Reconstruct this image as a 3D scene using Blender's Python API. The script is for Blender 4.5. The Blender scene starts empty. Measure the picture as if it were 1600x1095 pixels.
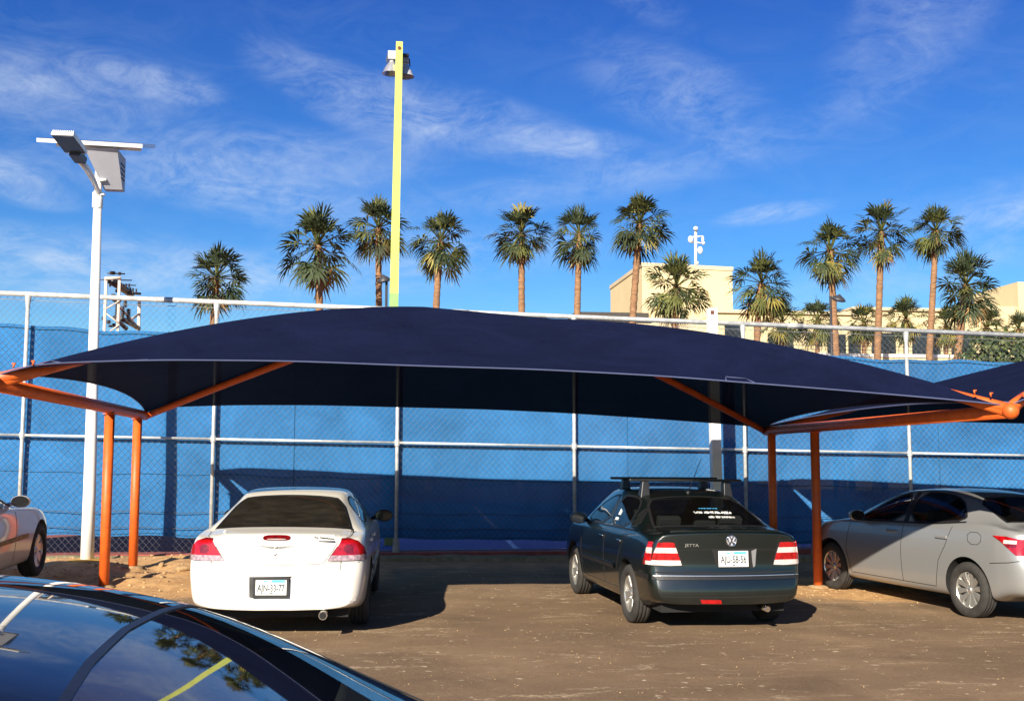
import bpy, bmesh, math, random
import numpy as np
from mathutils import Vector, Matrix, Quaternion
from mathutils.bvhtree import BVHTree
R = math.radians
sc = bpy.context.scene
COL = sc.collection

# ------------------------------------------------------------------ camera
F_PX, CX, CY = 1802.0, 800.0, 547.5
C0 = np.array([0.0, 0.0, 1.635])
RT = np.array([0.99251597, -0.12210663, 0.00142168])
UP = np.array([-0.01328741, -0.09641611, 0.99525242])
FW = np.array([0.12138984, 0.98782281, 0.09731701])
cd = bpy.data.cameras.new('camera')
cam = bpy.data.objects.new('camera', cd); COL.objects.link(cam)
cd.sensor_width = 36.0; cd.lens = F_PX / 1600 * 36.0
cd.clip_start = 0.05; cd.clip_end = 6000
m = Matrix.Identity(4)
for i in range(3):
    m[i][0] = RT[i]; m[i][1] = UP[i]; m[i][2] = -FW[i]; m[i][3] = C0[i]
cam.matrix_world = m
sc.camera = cam

def at(u, v, Y):
    """point at world depth Y seen at photo pixel (u, v)"""
    d = FW + RT * (u - CX) / F_PX - UP * (v - CY) / F_PX
    return Vector(C0 + d * (Y / d[1]))

# ------------------------------------------------------------------ light
SUN_AZ, SUN_EL = 0.4756, 0.4334          # travel direction from +Y towards +X, elevation
SUN_STR, SKY_STR, EXPO = 5.0, 0.05, 1.0
sd = bpy.data.lights.new('sun', 'SUN'); sun = bpy.data.objects.new('sun', sd); COL.objects.link(sun)
sd.energy = SUN_STR; sd.angle = R(0.5); sd.color = (1.0, 0.90, 0.74)
SDIR = Vector((math.sin(SUN_AZ) * math.cos(SUN_EL), math.cos(SUN_AZ) * math.cos(SUN_EL), -math.sin(SUN_EL)))
sun.rotation_mode = 'QUATERNION'; sun.rotation_quaternion = SDIR.to_track_quat('-Z', 'Y')
sun.location = (-20, -30, 25)

CLOUD = (7.2, 8.3, 9.8)
def N(nt, typ, **kw):
    n = nt.nodes.new(typ)
    for k, v in kw.items():
        if k.startswith('i_'):
            n.inputs[k[2:].replace('_', ' ')].default_value = v
        else:
            setattr(n, k, v)
    return n
def ramp(nt, src, stops, interp='LINEAR'):
    r = nt.nodes.new('ShaderNodeValToRGB'); cr = r.color_ramp; cr.interpolation = interp
    while len(cr.elements) < len(stops): cr.elements.new(0.5)
    for e, (p, c) in zip(cr.elements, stops):
        e.position = p; e.color = (c, c, c, 1) if isinstance(c, (int, float)) else (*c[:3], 1)
    nt.links.new(src, r.inputs[0]); return r.outputs[0]
def mth(nt, op, a, b=None, clamp=False):
    n = nt.nodes.new('ShaderNodeMath'); n.operation = op; n.use_clamp = clamp
    for i, x in enumerate((a, b)):
        if x is None: continue
        if isinstance(x, (int, float)): n.inputs[i].default_value = x
        else: nt.links.new(x, n.inputs[i])
    return n.outputs[0]
def mixc(nt, fac, a, b, mode='MIX'):
    n = nt.nodes.new('ShaderNodeMix'); n.data_type = 'RGBA'; n.blend_type = mode
    for s, x in ((n.inputs[0], fac), (n.inputs[6], a), (n.inputs[7], b)):
        if isinstance(x, (int, float)): s.default_value = x
        elif isinstance(x, tuple): s.default_value = (*x[:3], 1)
        else: nt.links.new(x, s)
    return n.outputs[2]

w = bpy.data.worlds.new('World'); sc.world = w; w.use_nodes = True
nt = w.node_tree; nt.nodes.clear()
out = N(nt, 'ShaderNodeOutputWorld'); bg = N(nt, 'ShaderNodeBackground')
sky = N(nt, 'ShaderNodeTexSky'); sky.sky_type = 'NISHITA'; sky.sun_disc = False
sky.sun_elevation = SUN_EL; sky.sun_rotation = math.pi + SUN_AZ
sky.air_density = 1.0; sky.dust_density = 0.25; sky.ozone_density = 3.0
hs = N(nt, 'ShaderNodeHueSaturation'); hs.inputs['Saturation'].default_value = 1.28; hs.inputs['Value'].default_value = 1.0
nt.links.new(sky.outputs[0], hs.inputs['Color'])
tc = N(nt, 'ShaderNodeTexCoord'); sp = N(nt, 'ShaderNodeSeparateXYZ'); nt.links.new(tc.outputs['Generated'], sp.inputs[0])
tint = ramp(nt, mth(nt, 'MULTIPLY', sp.outputs[2], 2.0), [(0.0, (1.00, 1.32, 1.38)), (0.35, (0.66, 0.98, 1.34)), (0.75, (0.54, 0.68, 1.22)), (1.0, (0.34, 0.44, 0.92))])
grade = mixc(nt, 1.0, hs.outputs[0], tint, 'MULTIPLY')
# thin high cirrus, laid out by azimuth and elevation on the sky
az = mth(nt, 'ARCTAN2', sp.outputs[0], sp.outputs[1]); el = mth(nt, 'ARCSINE', sp.outputs[2])
cv = N(nt, 'ShaderNodeCombineXYZ'); nt.links.new(az, cv.inputs[0]); nt.links.new(el, cv.inputs[1])
def streak(rot, scl, loc, nscale, lo, hi, dist, detail=8, rough=0.6):
    mp = N(nt, 'ShaderNodeMapping'); mp.inputs['Rotation'].default_value = (0, 0, rot); mp.inputs['Scale'].default_value = scl
    mp.inputs['Location'].default_value = loc; nt.links.new(cv.outputs[0], mp.inputs[0])
    nz = N(nt, 'ShaderNodeTexNoise'); nz.inputs['Scale'].default_value = nscale; nz.inputs['Detail'].default_value = detail
    nz.inputs['Roughness'].default_value = rough; nz.inputs['Distortion'].default_value = dist
    nt.links.new(mp.outputs[0], nz.inputs['Vector'])
    return ramp(nt, nz.outputs[0], [(lo, 0.0), (hi, 1.0)])
def blob(u, v, ru, rv, tilt, amp):
    """a soft bank of cloud centred where the photo has it (azimuth, elevation)"""
    a0, e0 = (u-800)/F_PX + 0.122, (727-v)/F_PX
    mp = N(nt, 'ShaderNodeMapping'); mp.vector_type = 'TEXTURE'
    mp.inputs['Location'].default_value = (a0, e0, 0); mp.inputs['Rotation'].default_value = (0, 0, tilt); mp.inputs['Scale'].default_value = (ru/F_PX, rv/F_PX, 1)
    nt.links.new(cv.outputs[0], mp.inputs[0])
    ln_ = N(nt, 'ShaderNodeVectorMath'); ln_.operation = 'LENGTH'; nt.links.new(mp.outputs[0], ln_.inputs[0])
    return ramp(nt, ln_.outputs['Value'], [(0.0, amp), (0.45, amp*0.6), (1.0, 0.0)], 'EASE')
fine = streak(R(-16), (1.0, 2.3, 1), (2.0, 0.6, 0), 11.0, 0.40, 0.72, 1.6, 10, 0.66)
fib = streak(R(-38), (1.0, 2.0, 1), (5.0, 1.7, 0), 24.0, 0.42, 0.72, 2.2, 10, 0.68)
soft = streak(R(8), (0.7, 2.6, 1), (0.3, 3.3, 0), 6.0, 0.30, 0.70, 0.4, 4, 0.5)
tot = None
for bl_ in [(60,190,330,75,.05,.66),(260,168,120,30,-.12,.6),(330,275,420,70,.02,.75),(420,330,260,45,-.1,.65),(20,315,150,40,-.3,1.0),(560,175,230,60,-.35,.75),(760,205,280,60,-.25,.66),(900,230,160,30,-.1,.6),(1060,160,190,80,-.3,.6),(1140,245,300,40,.22,.35),(1440,60,260,120,.9,.45),(1000,15,120,40,-.5,.4),(120,440,460,70,-.03,1.0),(480,440,300,50,0,.6),(720,400,320,55,.05,.55),(1210,347,110,20,.1,.8),(1570,372,130,26,.05,.8),(1400,440,260,50,.2,.6),(1530,350,260,40,.1,.4),(880,300,500,40,.12,.35)]:
    o_ = blob(*bl_); tot = o_ if tot is None else mth(nt, 'ADD', tot, o_)
tex = mth(nt, 'ADD', mth(nt, 'ADD', mth(nt, 'MULTIPLY', fine, 0.62), mth(nt, 'MULTIPLY', fib, 0.38)), mth(nt, 'MULTIPLY', soft, 0.30))
cl = mth(nt, 'MULTIPLY', mth(nt, 'MULTIPLY', tot, tex), 0.66, True)
cl = mth(nt, 'ADD', cl, mth(nt, 'MULTIPLY', mth(nt, 'MULTIPLY', soft, fine), 0.07), True)
skyc = mixc(nt, cl, grade, CLOUD)
nt.links.new(skyc, bg.inputs[0]); bg.inputs[1].default_value = SKY_STR
nt.links.new(bg.outputs[0], out.inputs[0])
sc.view_settings.view_transform = 'Standard'; sc.view_settings.look = 'None'
sc.view_settings.exposure = EXPO; sc.view_settings.gamma = 1.0

# ------------------------------------------------------------------ materials
def new_mat(name):
    mt = bpy.data.materials.new(name); mt.use_nodes = True
    return mt, mt.node_tree, mt.node_tree.nodes['Principled BSDF']
def M(name, col, rough=0.6, metal=0.0, coat=0.0, var=0.15, scale=6.0, bump=0.0, bscale=40.0, spec=0.5, stretch=(1, 1, 1), col2=None):
    mt, nt, p = new_mat(name)
    p.inputs['Roughness'].default_value = rough; p.inputs['Metallic'].default_value = metal
    p.inputs['Coat Weight'].default_value = coat; p.inputs['Coat Roughness'].default_value = 0.04
    p.inputs['Specular IOR Level'].default_value = spec
    tcn = N(nt, 'ShaderNodeTexCoord'); mp = N(nt, 'ShaderNodeMapping'); mp.inputs['Scale'].default_value = stretch
    nt.links.new(tcn.outputs['Object'], mp.inputs[0])
    nz = N(nt, 'ShaderNodeTexNoise'); nz.inputs['Scale'].default_value = scale; nz.inputs['Detail'].default_value = 6
    nz.inputs['Roughness'].default_value = 0.6
    nt.links.new(mp.outputs[0], nz.inputs['Vector'])
    if col2 is None:
        a = tuple(c * (1 - var) for c in col); b = tuple(min(1, c * (1 + var)) for c in col)
    else: a, b = col, col2
    nt.links.new(ramp(nt, nz.outputs[0], [(0.35, a), (0.65, b)]), p.inputs['Base Color'])
    if bump:
        n2 = N(nt, 'ShaderNodeTexNoise'); n2.inputs['Scale'].default_value = bscale; n2.inputs['Detail'].default_value = 4
        nt.links.new(mp.outputs[0], n2.inputs['Vector'])
        bp = N(nt, 'ShaderNodeBump'); bp.inputs['Strength'].default_value = bump; bp.inputs['Distance'].default_value = 0.02
        nt.links.new(n2.outputs[0], bp.inputs['Height']); nt.links.new(bp.outputs[0], p.inputs['Normal'])
    return mt
def paint(name, col, rough=0.35, metal=0.0, dust=0.12, dustcol=(0.35, 0.28, 0.2), coat=0.9):
    mt, nt, p = new_mat(name)
    p.inputs['Metallic'].default_value = metal; p.inputs['Coat Weight'].default_value = coat; p.inputs['Coat Roughness'].default_value = 0.05
    tcn = N(nt, 'ShaderNodeTexCoord'); sx = N(nt, 'ShaderNodeSeparateXYZ'); nt.links.new(tcn.outputs['Object'], sx.inputs[0])
    nz = N(nt, 'ShaderNodeTexNoise'); nz.inputs['Scale'].default_value = 5; nz.inputs['Detail'].default_value = 7
    nt.links.new(tcn.outputs['Object'], nz.inputs['Vector'])
    low = ramp(nt, sx.outputs[2], [(0.15, 1.0), (0.6, 0.12)])          # road dirt gathers low on the body
    f = mth(nt, 'MULTIPLY', mth(nt, 'MULTIPLY', ramp(nt, nz.outputs[0], [(0.3, 0.1), (0.75, 1.0)]), low), dust * 3, True)
    nt.links.new(mixc(nt, f, col, dustcol), p.inputs['Base Color'])
    nt.links.new(mth(nt, 'ADD', mth(nt, 'MULTIPLY', f, 0.5), rough), p.inputs['Roughness'])
    cr = mth(nt, 'ADD', mth(nt, 'MULTIPLY', f, 0.5), 0.03); nt.links.new(cr, p.inputs['Coat Roughness'])
    return mt
MT = {}
MT['orange'] = M('orange_paint', (0.70, 0.125, 0.014), 0.5, scale=7, bump=0.08, bscale=25, col2=(0.56, 0.095, 0.014))
MT['galv'] = M('galvanised_steel', (0.55, 0.56, 0.55), 0.42, metal=0.35, var=0.2, scale=9)
MT['wire'] = M('fence_wire', (0.20, 0.21, 0.22), 0.5, metal=0.4, var=0.2)
MT['white'] = M('white_paint', (0.78, 0.77, 0.73), 0.45, var=0.06, scale=3)
MT['conc'] = M('grey_concrete', (0.36, 0.32, 0.26), 0.9, var=0.3, scale=7, bump=0.5)
MT['kerb'] = M('rough_kerb', (0.30, 0.23, 0.13), 0.95, scale=9, col2=(0.16, 0.16, 0.07), bump=0.9, bscale=18)
MT['redkerb'] = M('red_kerb', (0.30, 0.075, 0.05), 0.9, var=0.3, scale=6, bump=0.3)
MT['courtblue'] = M('court_blue', (0.06, 0.12, 0.36), 0.8, var=0.1)
MT['courtred'] = M('court_red', (0.26, 0.07, 0.05), 0.85, var=0.2)
MT['line'] = M('line_white', (0.75, 0.75, 0.75), 0.7, var=0.05)
MT['yellowpole'] = M('yellow_green_paint', (0.47, 0.52, 0.10), 0.55, var=0.12, scale=4)
MT['greenpole'] = M('green_paint', (0.22, 0.42, 0.12), 0.5, var=0.1)
MT['alu'] = M('spun_aluminium', (0.72, 0.72, 0.74), 0.3, metal=0.75, var=0.06)
MT['dark'] = M('dark_metal', (0.04, 0.04, 0.045), 0.5, var=0.2)
MT['rubber'] = M('tyre_rubber', (0.028, 0.026, 0.024), 0.85, var=0.25, scale=12)
MT['black'] = M('black_trim', (0.012, 0.012, 0.013), 0.4, var=0.1)
MT['blackmatte'] = M('black_matte', (0.008, 0.008, 0.008), 0.9, var=0.1)
MT['rim'] = M('alloy_silver', (0.60, 0.59, 0.56), 0.28, metal=0.8, var=0.06)
MT['chrome'] = M('chrome', (0.85, 0.85, 0.85), 0.08, metal=1.0, var=0.02)
MT['lampred'] = M('red_lens', (0.33, 0.005, 0.007), 0.12, coat=1.0, var=0.35, scale=16)
MT['lampdark'] = M('dark_red_lens', (0.15, 0.004, 0.006), 0.1, coat=1.0, var=0.4, scale=18)
MT['lampclear'] = M('clear_lens', (0.60, 0.50, 0.47), 0.1, coat=1.0, var=0.15, scale=20)
MT['lampsmoke'] = M('smoke_lens', (0.33, 0.24, 0.26), 0.12, coat=1.0, var=0.4, scale=30)
MT['plate'] = M('plate_white', (0.74, 0.76, 0.74), 0.4, var=0.03)
MT['plateblue'] = M('plate_blue', (0.08, 0.42, 0.75), 0.4, var=0.2, scale=30)
MT['ink'] = M('plate_ink', (0.03, 0.035, 0.04), 0.5)
MT['sticker'] = M('sticker_white', (0.82, 0.82, 0.80), 0.5, var=0.03)
MT['cream'] = M('cream_render', (0.60, 0.49, 0.285), 0.85, var=0.04, scale=0.4)
MT['cream2'] = M('pale_render', (0.54, 0.45, 0.30), 0.85, var=0.05, scale=0.4)
MT['shadeglass'] = M('building_glass', (0.02, 0.025, 0.03), 0.15, var=0.3, scale=0.8)
MT['roofdark'] = M('roof_edge_dark', (0.05, 0.045, 0.04), 0.8)
MT['rust'] = M('rusty_brown', (0.12, 0.035, 0.02), 0.8)
MT['pedestal'] = M('pedestal_yellow', (0.55, 0.30, 0.04), 0.8, var=0.25)
MT['steel'] = M('tower_steel', (0.60, 0.50, 0.40), 0.6, var=0.15)
MT['insul'] = M('insulator_brown', (0.035, 0.025, 0.03), 0.3)
MT['panel'] = M('panel_blue', (0.015, 0.02, 0.06), 0.15, coat=1)
MT['frame_alu'] = M('panel_frame', (0.75, 0.75, 0.76), 0.35, metal=0.3, var=0.03)
MT['ledlens'] = M('led_lens', (0.05, 0.055, 0.07), 0.3)
MT['boxgrey'] = M('box_white', (0.40, 0.41, 0.47), 0.5, var=0.04)
MT['rock'] = M('rock', (0.34, 0.22, 0.11), 0.95, var=0.3, scale=12, bump=0.6)
MT['drygrass'] = M('dry_grass', (0.24, 0.20, 0.07), 0.9, var=0.4)
MT['seat'] = M('seat_cloth', (0.10, 0.10, 0.11), 0.9)

def glass(name, tint=(0.010, 0.013, 0.014), rough=0.02, thru=0.0, dust=0.04):
    mt, nt, p = new_mat(name)
    p.inputs['Base Color'].default_value = (*tint, 1); p.inputs['Roughness'].default_value = rough
    p.inputs['IOR'].default_value = 1.52; p.inputs['Specular IOR Level'].default_value = 0.6
    if thru:
        tr = N(nt, 'ShaderNodeBsdfTransparent'); tr.inputs[0].default_value = (thru*.92, thru, thru*.97, 1)
        gl = N(nt, 'ShaderNodeBsdfGlossy'); gl.inputs['Roughness'].default_value = rough
        lw = N(nt, 'ShaderNodeLayerWeight'); lw.inputs[0].default_value = 0.5
        fr = mth(nt, 'ADD', mth(nt, 'MULTIPLY', mth(nt, 'POWER', lw.outputs['Facing'], 4.0), 0.9), 0.07, True)
        df = N(nt, 'ShaderNodeBsdfDiffuse'); df.inputs[0].default_value = (0.20, 0.17, 0.13, 1)
        nz = N(nt, 'ShaderNodeTexNoise'); nz.inputs['Scale'].default_value = 7; nz.inputs['Detail'].default_value = 6
        dm = N(nt, 'ShaderNodeMixShader'); nt.links.new(mth(nt, 'MULTIPLY', nz.outputs[0], dust), dm.inputs[0]); nt.links.new(tr.outputs[0], dm.inputs[1]); nt.links.new(df.outputs[0], dm.inputs[2])
        mx = N(nt, 'ShaderNodeMixShader'); nt.links.new(fr, mx.inputs[0]); nt.links.new(dm.outputs[0], mx.inputs[1]); nt.links.new(gl.outputs[0], mx.inputs[2])
        nt.links.new(mx.outputs[0], nt.nodes['Material Output'].inputs[0])
    return mt
MT['glass'] = glass('tinted_glass')
MT['glassgrey'] = glass('dusty_tinted_glass', (0.016, 0.015, 0.014), 0.06)
MT['clearglass'] = glass('car_glass', thru=0.62)
MT['darkglass'] = glass('dark_car_glass', thru=0.16, dust=0.2, rough=0.05)
MT['midglass'] = glass('tinted_car_glass', thru=0.38, dust=0.03)

def fabric(name, col, thru=0.03, weave=220.0, var=0.12, bump=0.15, transl=0.0, big=0.9):
    mt, nt, p = new_mat(name)
    p.inputs['Roughness'].default_value = 0.9; p.inputs['Specular IOR Level'].default_value = 0.05
    tcn = N(nt, 'ShaderNodeTexCoord')
    nz = N(nt, 'ShaderNodeTexNoise'); nz.inputs['Scale'].default_value = big; nz.inputs['Detail'].default_value = 9; nz.inputs['Roughness'].default_value = 0.72; nz.inputs['Distortion'].default_value = 0.6
    nt.links.new(tcn.outputs['Object'], nz.inputs['Vector'])
    n2 = N(nt, 'ShaderNodeTexNoise'); n2.inputs['Scale'].default_value = weave; n2.inputs['Detail'].default_value = 2
    nt.links.new(tcn.outputs['Object'], n2.inputs['Vector'])
    f = mth(nt, 'ADD', mth(nt, 'MULTIPLY', nz.outputs[0], 0.6), mth(nt, 'MULTIPLY', n2.outputs[0], 0.4))
    c = ramp(nt, f, [(0.38, tuple(x * (1 - var) for x in col)), (0.62, tuple(x * (1 + var) for x in col))])
    nt.links.new(c, p.inputs['Base Color'])
    bp = N(nt, 'ShaderNodeBump'); bp.inputs['Strength'].default_value = bump; bp.inputs['Distance'].default_value = 0.01
    nt.links.new(n2.outputs[0], bp.inputs['Height']); nt.links.new(bp.outputs[0], p.inputs['Normal'])
    last = p.outputs[0]
    if transl:
        tl = N(nt, 'ShaderNodeBsdfTranslucent'); nt.links.new(c, tl.inputs[0])
        mx = N(nt, 'ShaderNodeMixShader'); mx.inputs[0].default_value = transl
        nt.links.new(last, mx.inputs[1]); nt.links.new(tl.outputs[0], mx.inputs[2]); last = mx.outputs[0]
    if thru:
        tr = N(nt, 'ShaderNodeBsdfTransparent'); mx = N(nt, 'ShaderNodeMixShader'); mx.inputs[0].default_value = thru
        nt.links.new(last, mx.inputs[1]); nt.links.new(tr.outputs[0], mx.inputs[2]); last = mx.outputs[0]
    nt.links.new(last, nt.nodes['Material Output'].inputs[0])
    return mt
MT['navy'] = fabric('navy_shade_net', (0.0065, 0.0100, 0.0335), thru=0.008, weave=75, transl=0.02, var=0.3, bump=0.4)
MT['seam'] = fabric('webbing', (0.075, 0.09, 0.17), thru=0, weave=90)
MT['screenseam'] = fabric('windscreen_hem', (0.026, 0.125, 0.27), thru=0, weave=60)
MT['gapgrey'] = M('gap_grey', (0.10, 0.095, 0.09), 0.8)
MT['screen'] = fabric('blue_windscreen', (0.027, 0.138, 0.335), thru=0.012, weave=120, var=0.34, big=0.55)

# ------------------------------------------------------------------ mesh helpers
class MB:
    def __init__(s): s.v = []; s.f = []; s.mi = []; s.sm = []
    def add(s, vs, fs, mi=0, smooth=False):
        o = len(s.v); s.v += [tuple(v) for v in vs]
        for f in fs: s.f.append(tuple(i + o for i in f)); s.mi.append(mi); s.sm.append(smooth)
        return s
    def box(s, lo, hi, mi=0, mat=None):
        x0, y0, z0 = lo; x1, y1, z1 = hi
        vs = [Vector(p) for p in ((x0,y0,z0),(x1,y0,z0),(x1,y1,z0),(x0,y1,z0),(x0,y0,z1),(x1,y0,z1),(x1,y1,z1),(x0,y1,z1))]
        if mat is not None: vs = [mat @ v for v in vs]
        return s.add(vs, [(0,3,2,1),(4,5,6,7),(0,1,5,4),(1,2,6,5),(2,3,7,6),(3,0,4,7)], mi)
    def tube(s, path, r, n=10, mi=0, caps=True, smooth=True, flat=None):
        P = [Vector(p) for p in path]; k = len(P)
        rs = r if isinstance(r, (list, tuple)) else [r] * k
        ref = None; vs = []
        for i in range(k):
            t = (P[min(i+1,k-1)] - P[max(i-1,0)]).normalized()
            if ref is None:
                ref = Vector((0,0,1)) if abs(t.z) < 0.9 else Vector((1,0,0))
            a = (ref - t * ref.dot(t)).normalized(); b = t.cross(a); ref = a
            for j in range(n):
                an = 2 * math.pi * (j + 0.5) / n
                vs.append(P[i] + (a * math.cos(an) + b * math.sin(an)) * rs[i])
        fs = [(i*n+j, i*n+(j+1)%n, (i+1)*n+(j+1)%n, (i+1)*n+j) for i in range(k-1) for j in range(n)]
        s.add(vs, fs, mi, smooth)
        if caps:
            o = len(s.v) - len(vs)
            s.f.append(tuple(o + j for j in reversed(range(n)))); s.mi.append(mi); s.sm.append(False)
            s.f.append(tuple(o + (k-1)*n + j for j in range(n))); s.mi.append(mi); s.sm.append(False)
        return s
    def lathe(s, prof, n=24, mat=None, mi=0, smooth=True):
        """prof: (r, h) pairs, turned round local Z"""
        vs = []
        for r, h in prof:
            for j in range(n):
                a = 2*math.pi*j/n; v = Vector((r*math.cos(a), r*math.sin(a), h)); vs.append(mat @ v if mat is not None else v)
        k = len(prof)
        fs = [(i*n+j, i*n+(j+1)%n, (i+1)*n+(j+1)%n, (i+1)*n+j) for i in range(k-1) for j in range(n)]
        return s.add(vs, fs, mi, smooth)
    def sphere(s, c, r, mi=0, n=14, sq=(1,1,1)):
        prof = [(r*math.sin(math.pi*i/8)+1e-5, -r*math.cos(math.pi*i/8)) for i in range(9)]
        return s.lathe(prof, n, Matrix.Translation(c) @ Matrix.Diagonal((*sq,1)), mi)
    def grid(s, fn, nu, nv, mi=0, smooth=True):
        vs = [fn(i/nu, j/nv) for j in range(nv+1) for i in range(nu+1)]
        fs = [(j*(nu+1)+i, j*(nu+1)+i+1, (j+1)*(nu+1)+i+1, (j+1)*(nu+1)+i) for j in range(nv) for i in range(nu)]
        return s.add(vs, fs, mi, smooth)
    def build(s, name, mats, parent=None, bevel=0.0):
        me = bpy.data.meshes.new(name); me.from_pydata(s.v, [], s.f)
        for mt in (mats if isinstance(mats, (list, tuple)) else [mats]): me.materials.append(MT[mt] if isinstance(mt, str) else mt)
        me.polygons.foreach_set('material_index', s.mi); me.polygons.foreach_set('use_smooth', s.sm); me.update()
        return link(name, me, parent, bevel)
def link(name, me, parent=None, bevel=0.0):
    o = bpy.data.objects.new(name, me); COL.objects.link(o)
    if parent is not None: o.parent = parent
    if bevel:
        b = o.modifiers.new('bevel', 'BEVEL'); b.width = bevel; b.segments = 2; b.limit_method = 'ANGLE'
    return o
def tag(o, label, cat, group=None, kind=None):
    o['label'] = label; o['category'] = cat
    if group: o['group'] = group
    if kind: o['kind'] = kind
    return o
def struct(o): o['kind'] = 'structure'; return o
def empty(name, loc=(0,0,0), rot=(0,0,0)):
    o = bpy.data.objects.new(name, None); COL.objects.link(o); o.location = loc; o.rotation_euler = rot
    o.empty_display_size = 0.2; return o
def lerp(a, b, t): return a + (b - a) * t
def pch(pts):
    """monotone cubic through (x, y) pairs"""
    x = np.array([p[0] for p in pts], float); y = np.array([p[1] for p in pts], float)
    h = np.diff(x); d = np.diff(y) / h; mm = np.zeros_like(y)
    mm[0] = d[0]; mm[-1] = d[-1]
    for i in range(1, len(x)-1):
        if d[i-1]*d[i] > 0:
            w1 = 2*h[i]+h[i-1]; w2 = h[i]+2*h[i-1]; mm[i] = (w1+w2)/(w1/d[i-1]+w2/d[i])
    def f(t):
        t = min(max(t, x[0]), x[-1]); i = min(max(int(np.searchsorted(x, t))-1, 0), len(h)-1)
        s = (t-x[i])/h[i]
        return float((2*s**3-3*s**2+1)*y[i]+(s**3-2*s**2+s)*h[i]*mm[i]+(-2*s**3+3*s**2)*y[i+1]+(s**3-s**2)*h[i]*mm[i+1])
    return f
def smooth01(t): t = min(max(t, 0), 1); return t*t*(3-2*t)
def vnoise(x, y, seed=0):
    def h(i, j):
        n = math.sin(i*127.1 + j*311.7 + seed*74.7) * 43758.5453; return n - math.floor(n)
    i, j = math.floor(x), math.floor(y); fx, fy = smooth01(x-i), smooth01(y-j)
    return lerp(lerp(h(i,j),h(i+1,j),fx), lerp(h(i,j+1),h(i+1,j+1),fx), fy)

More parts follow.
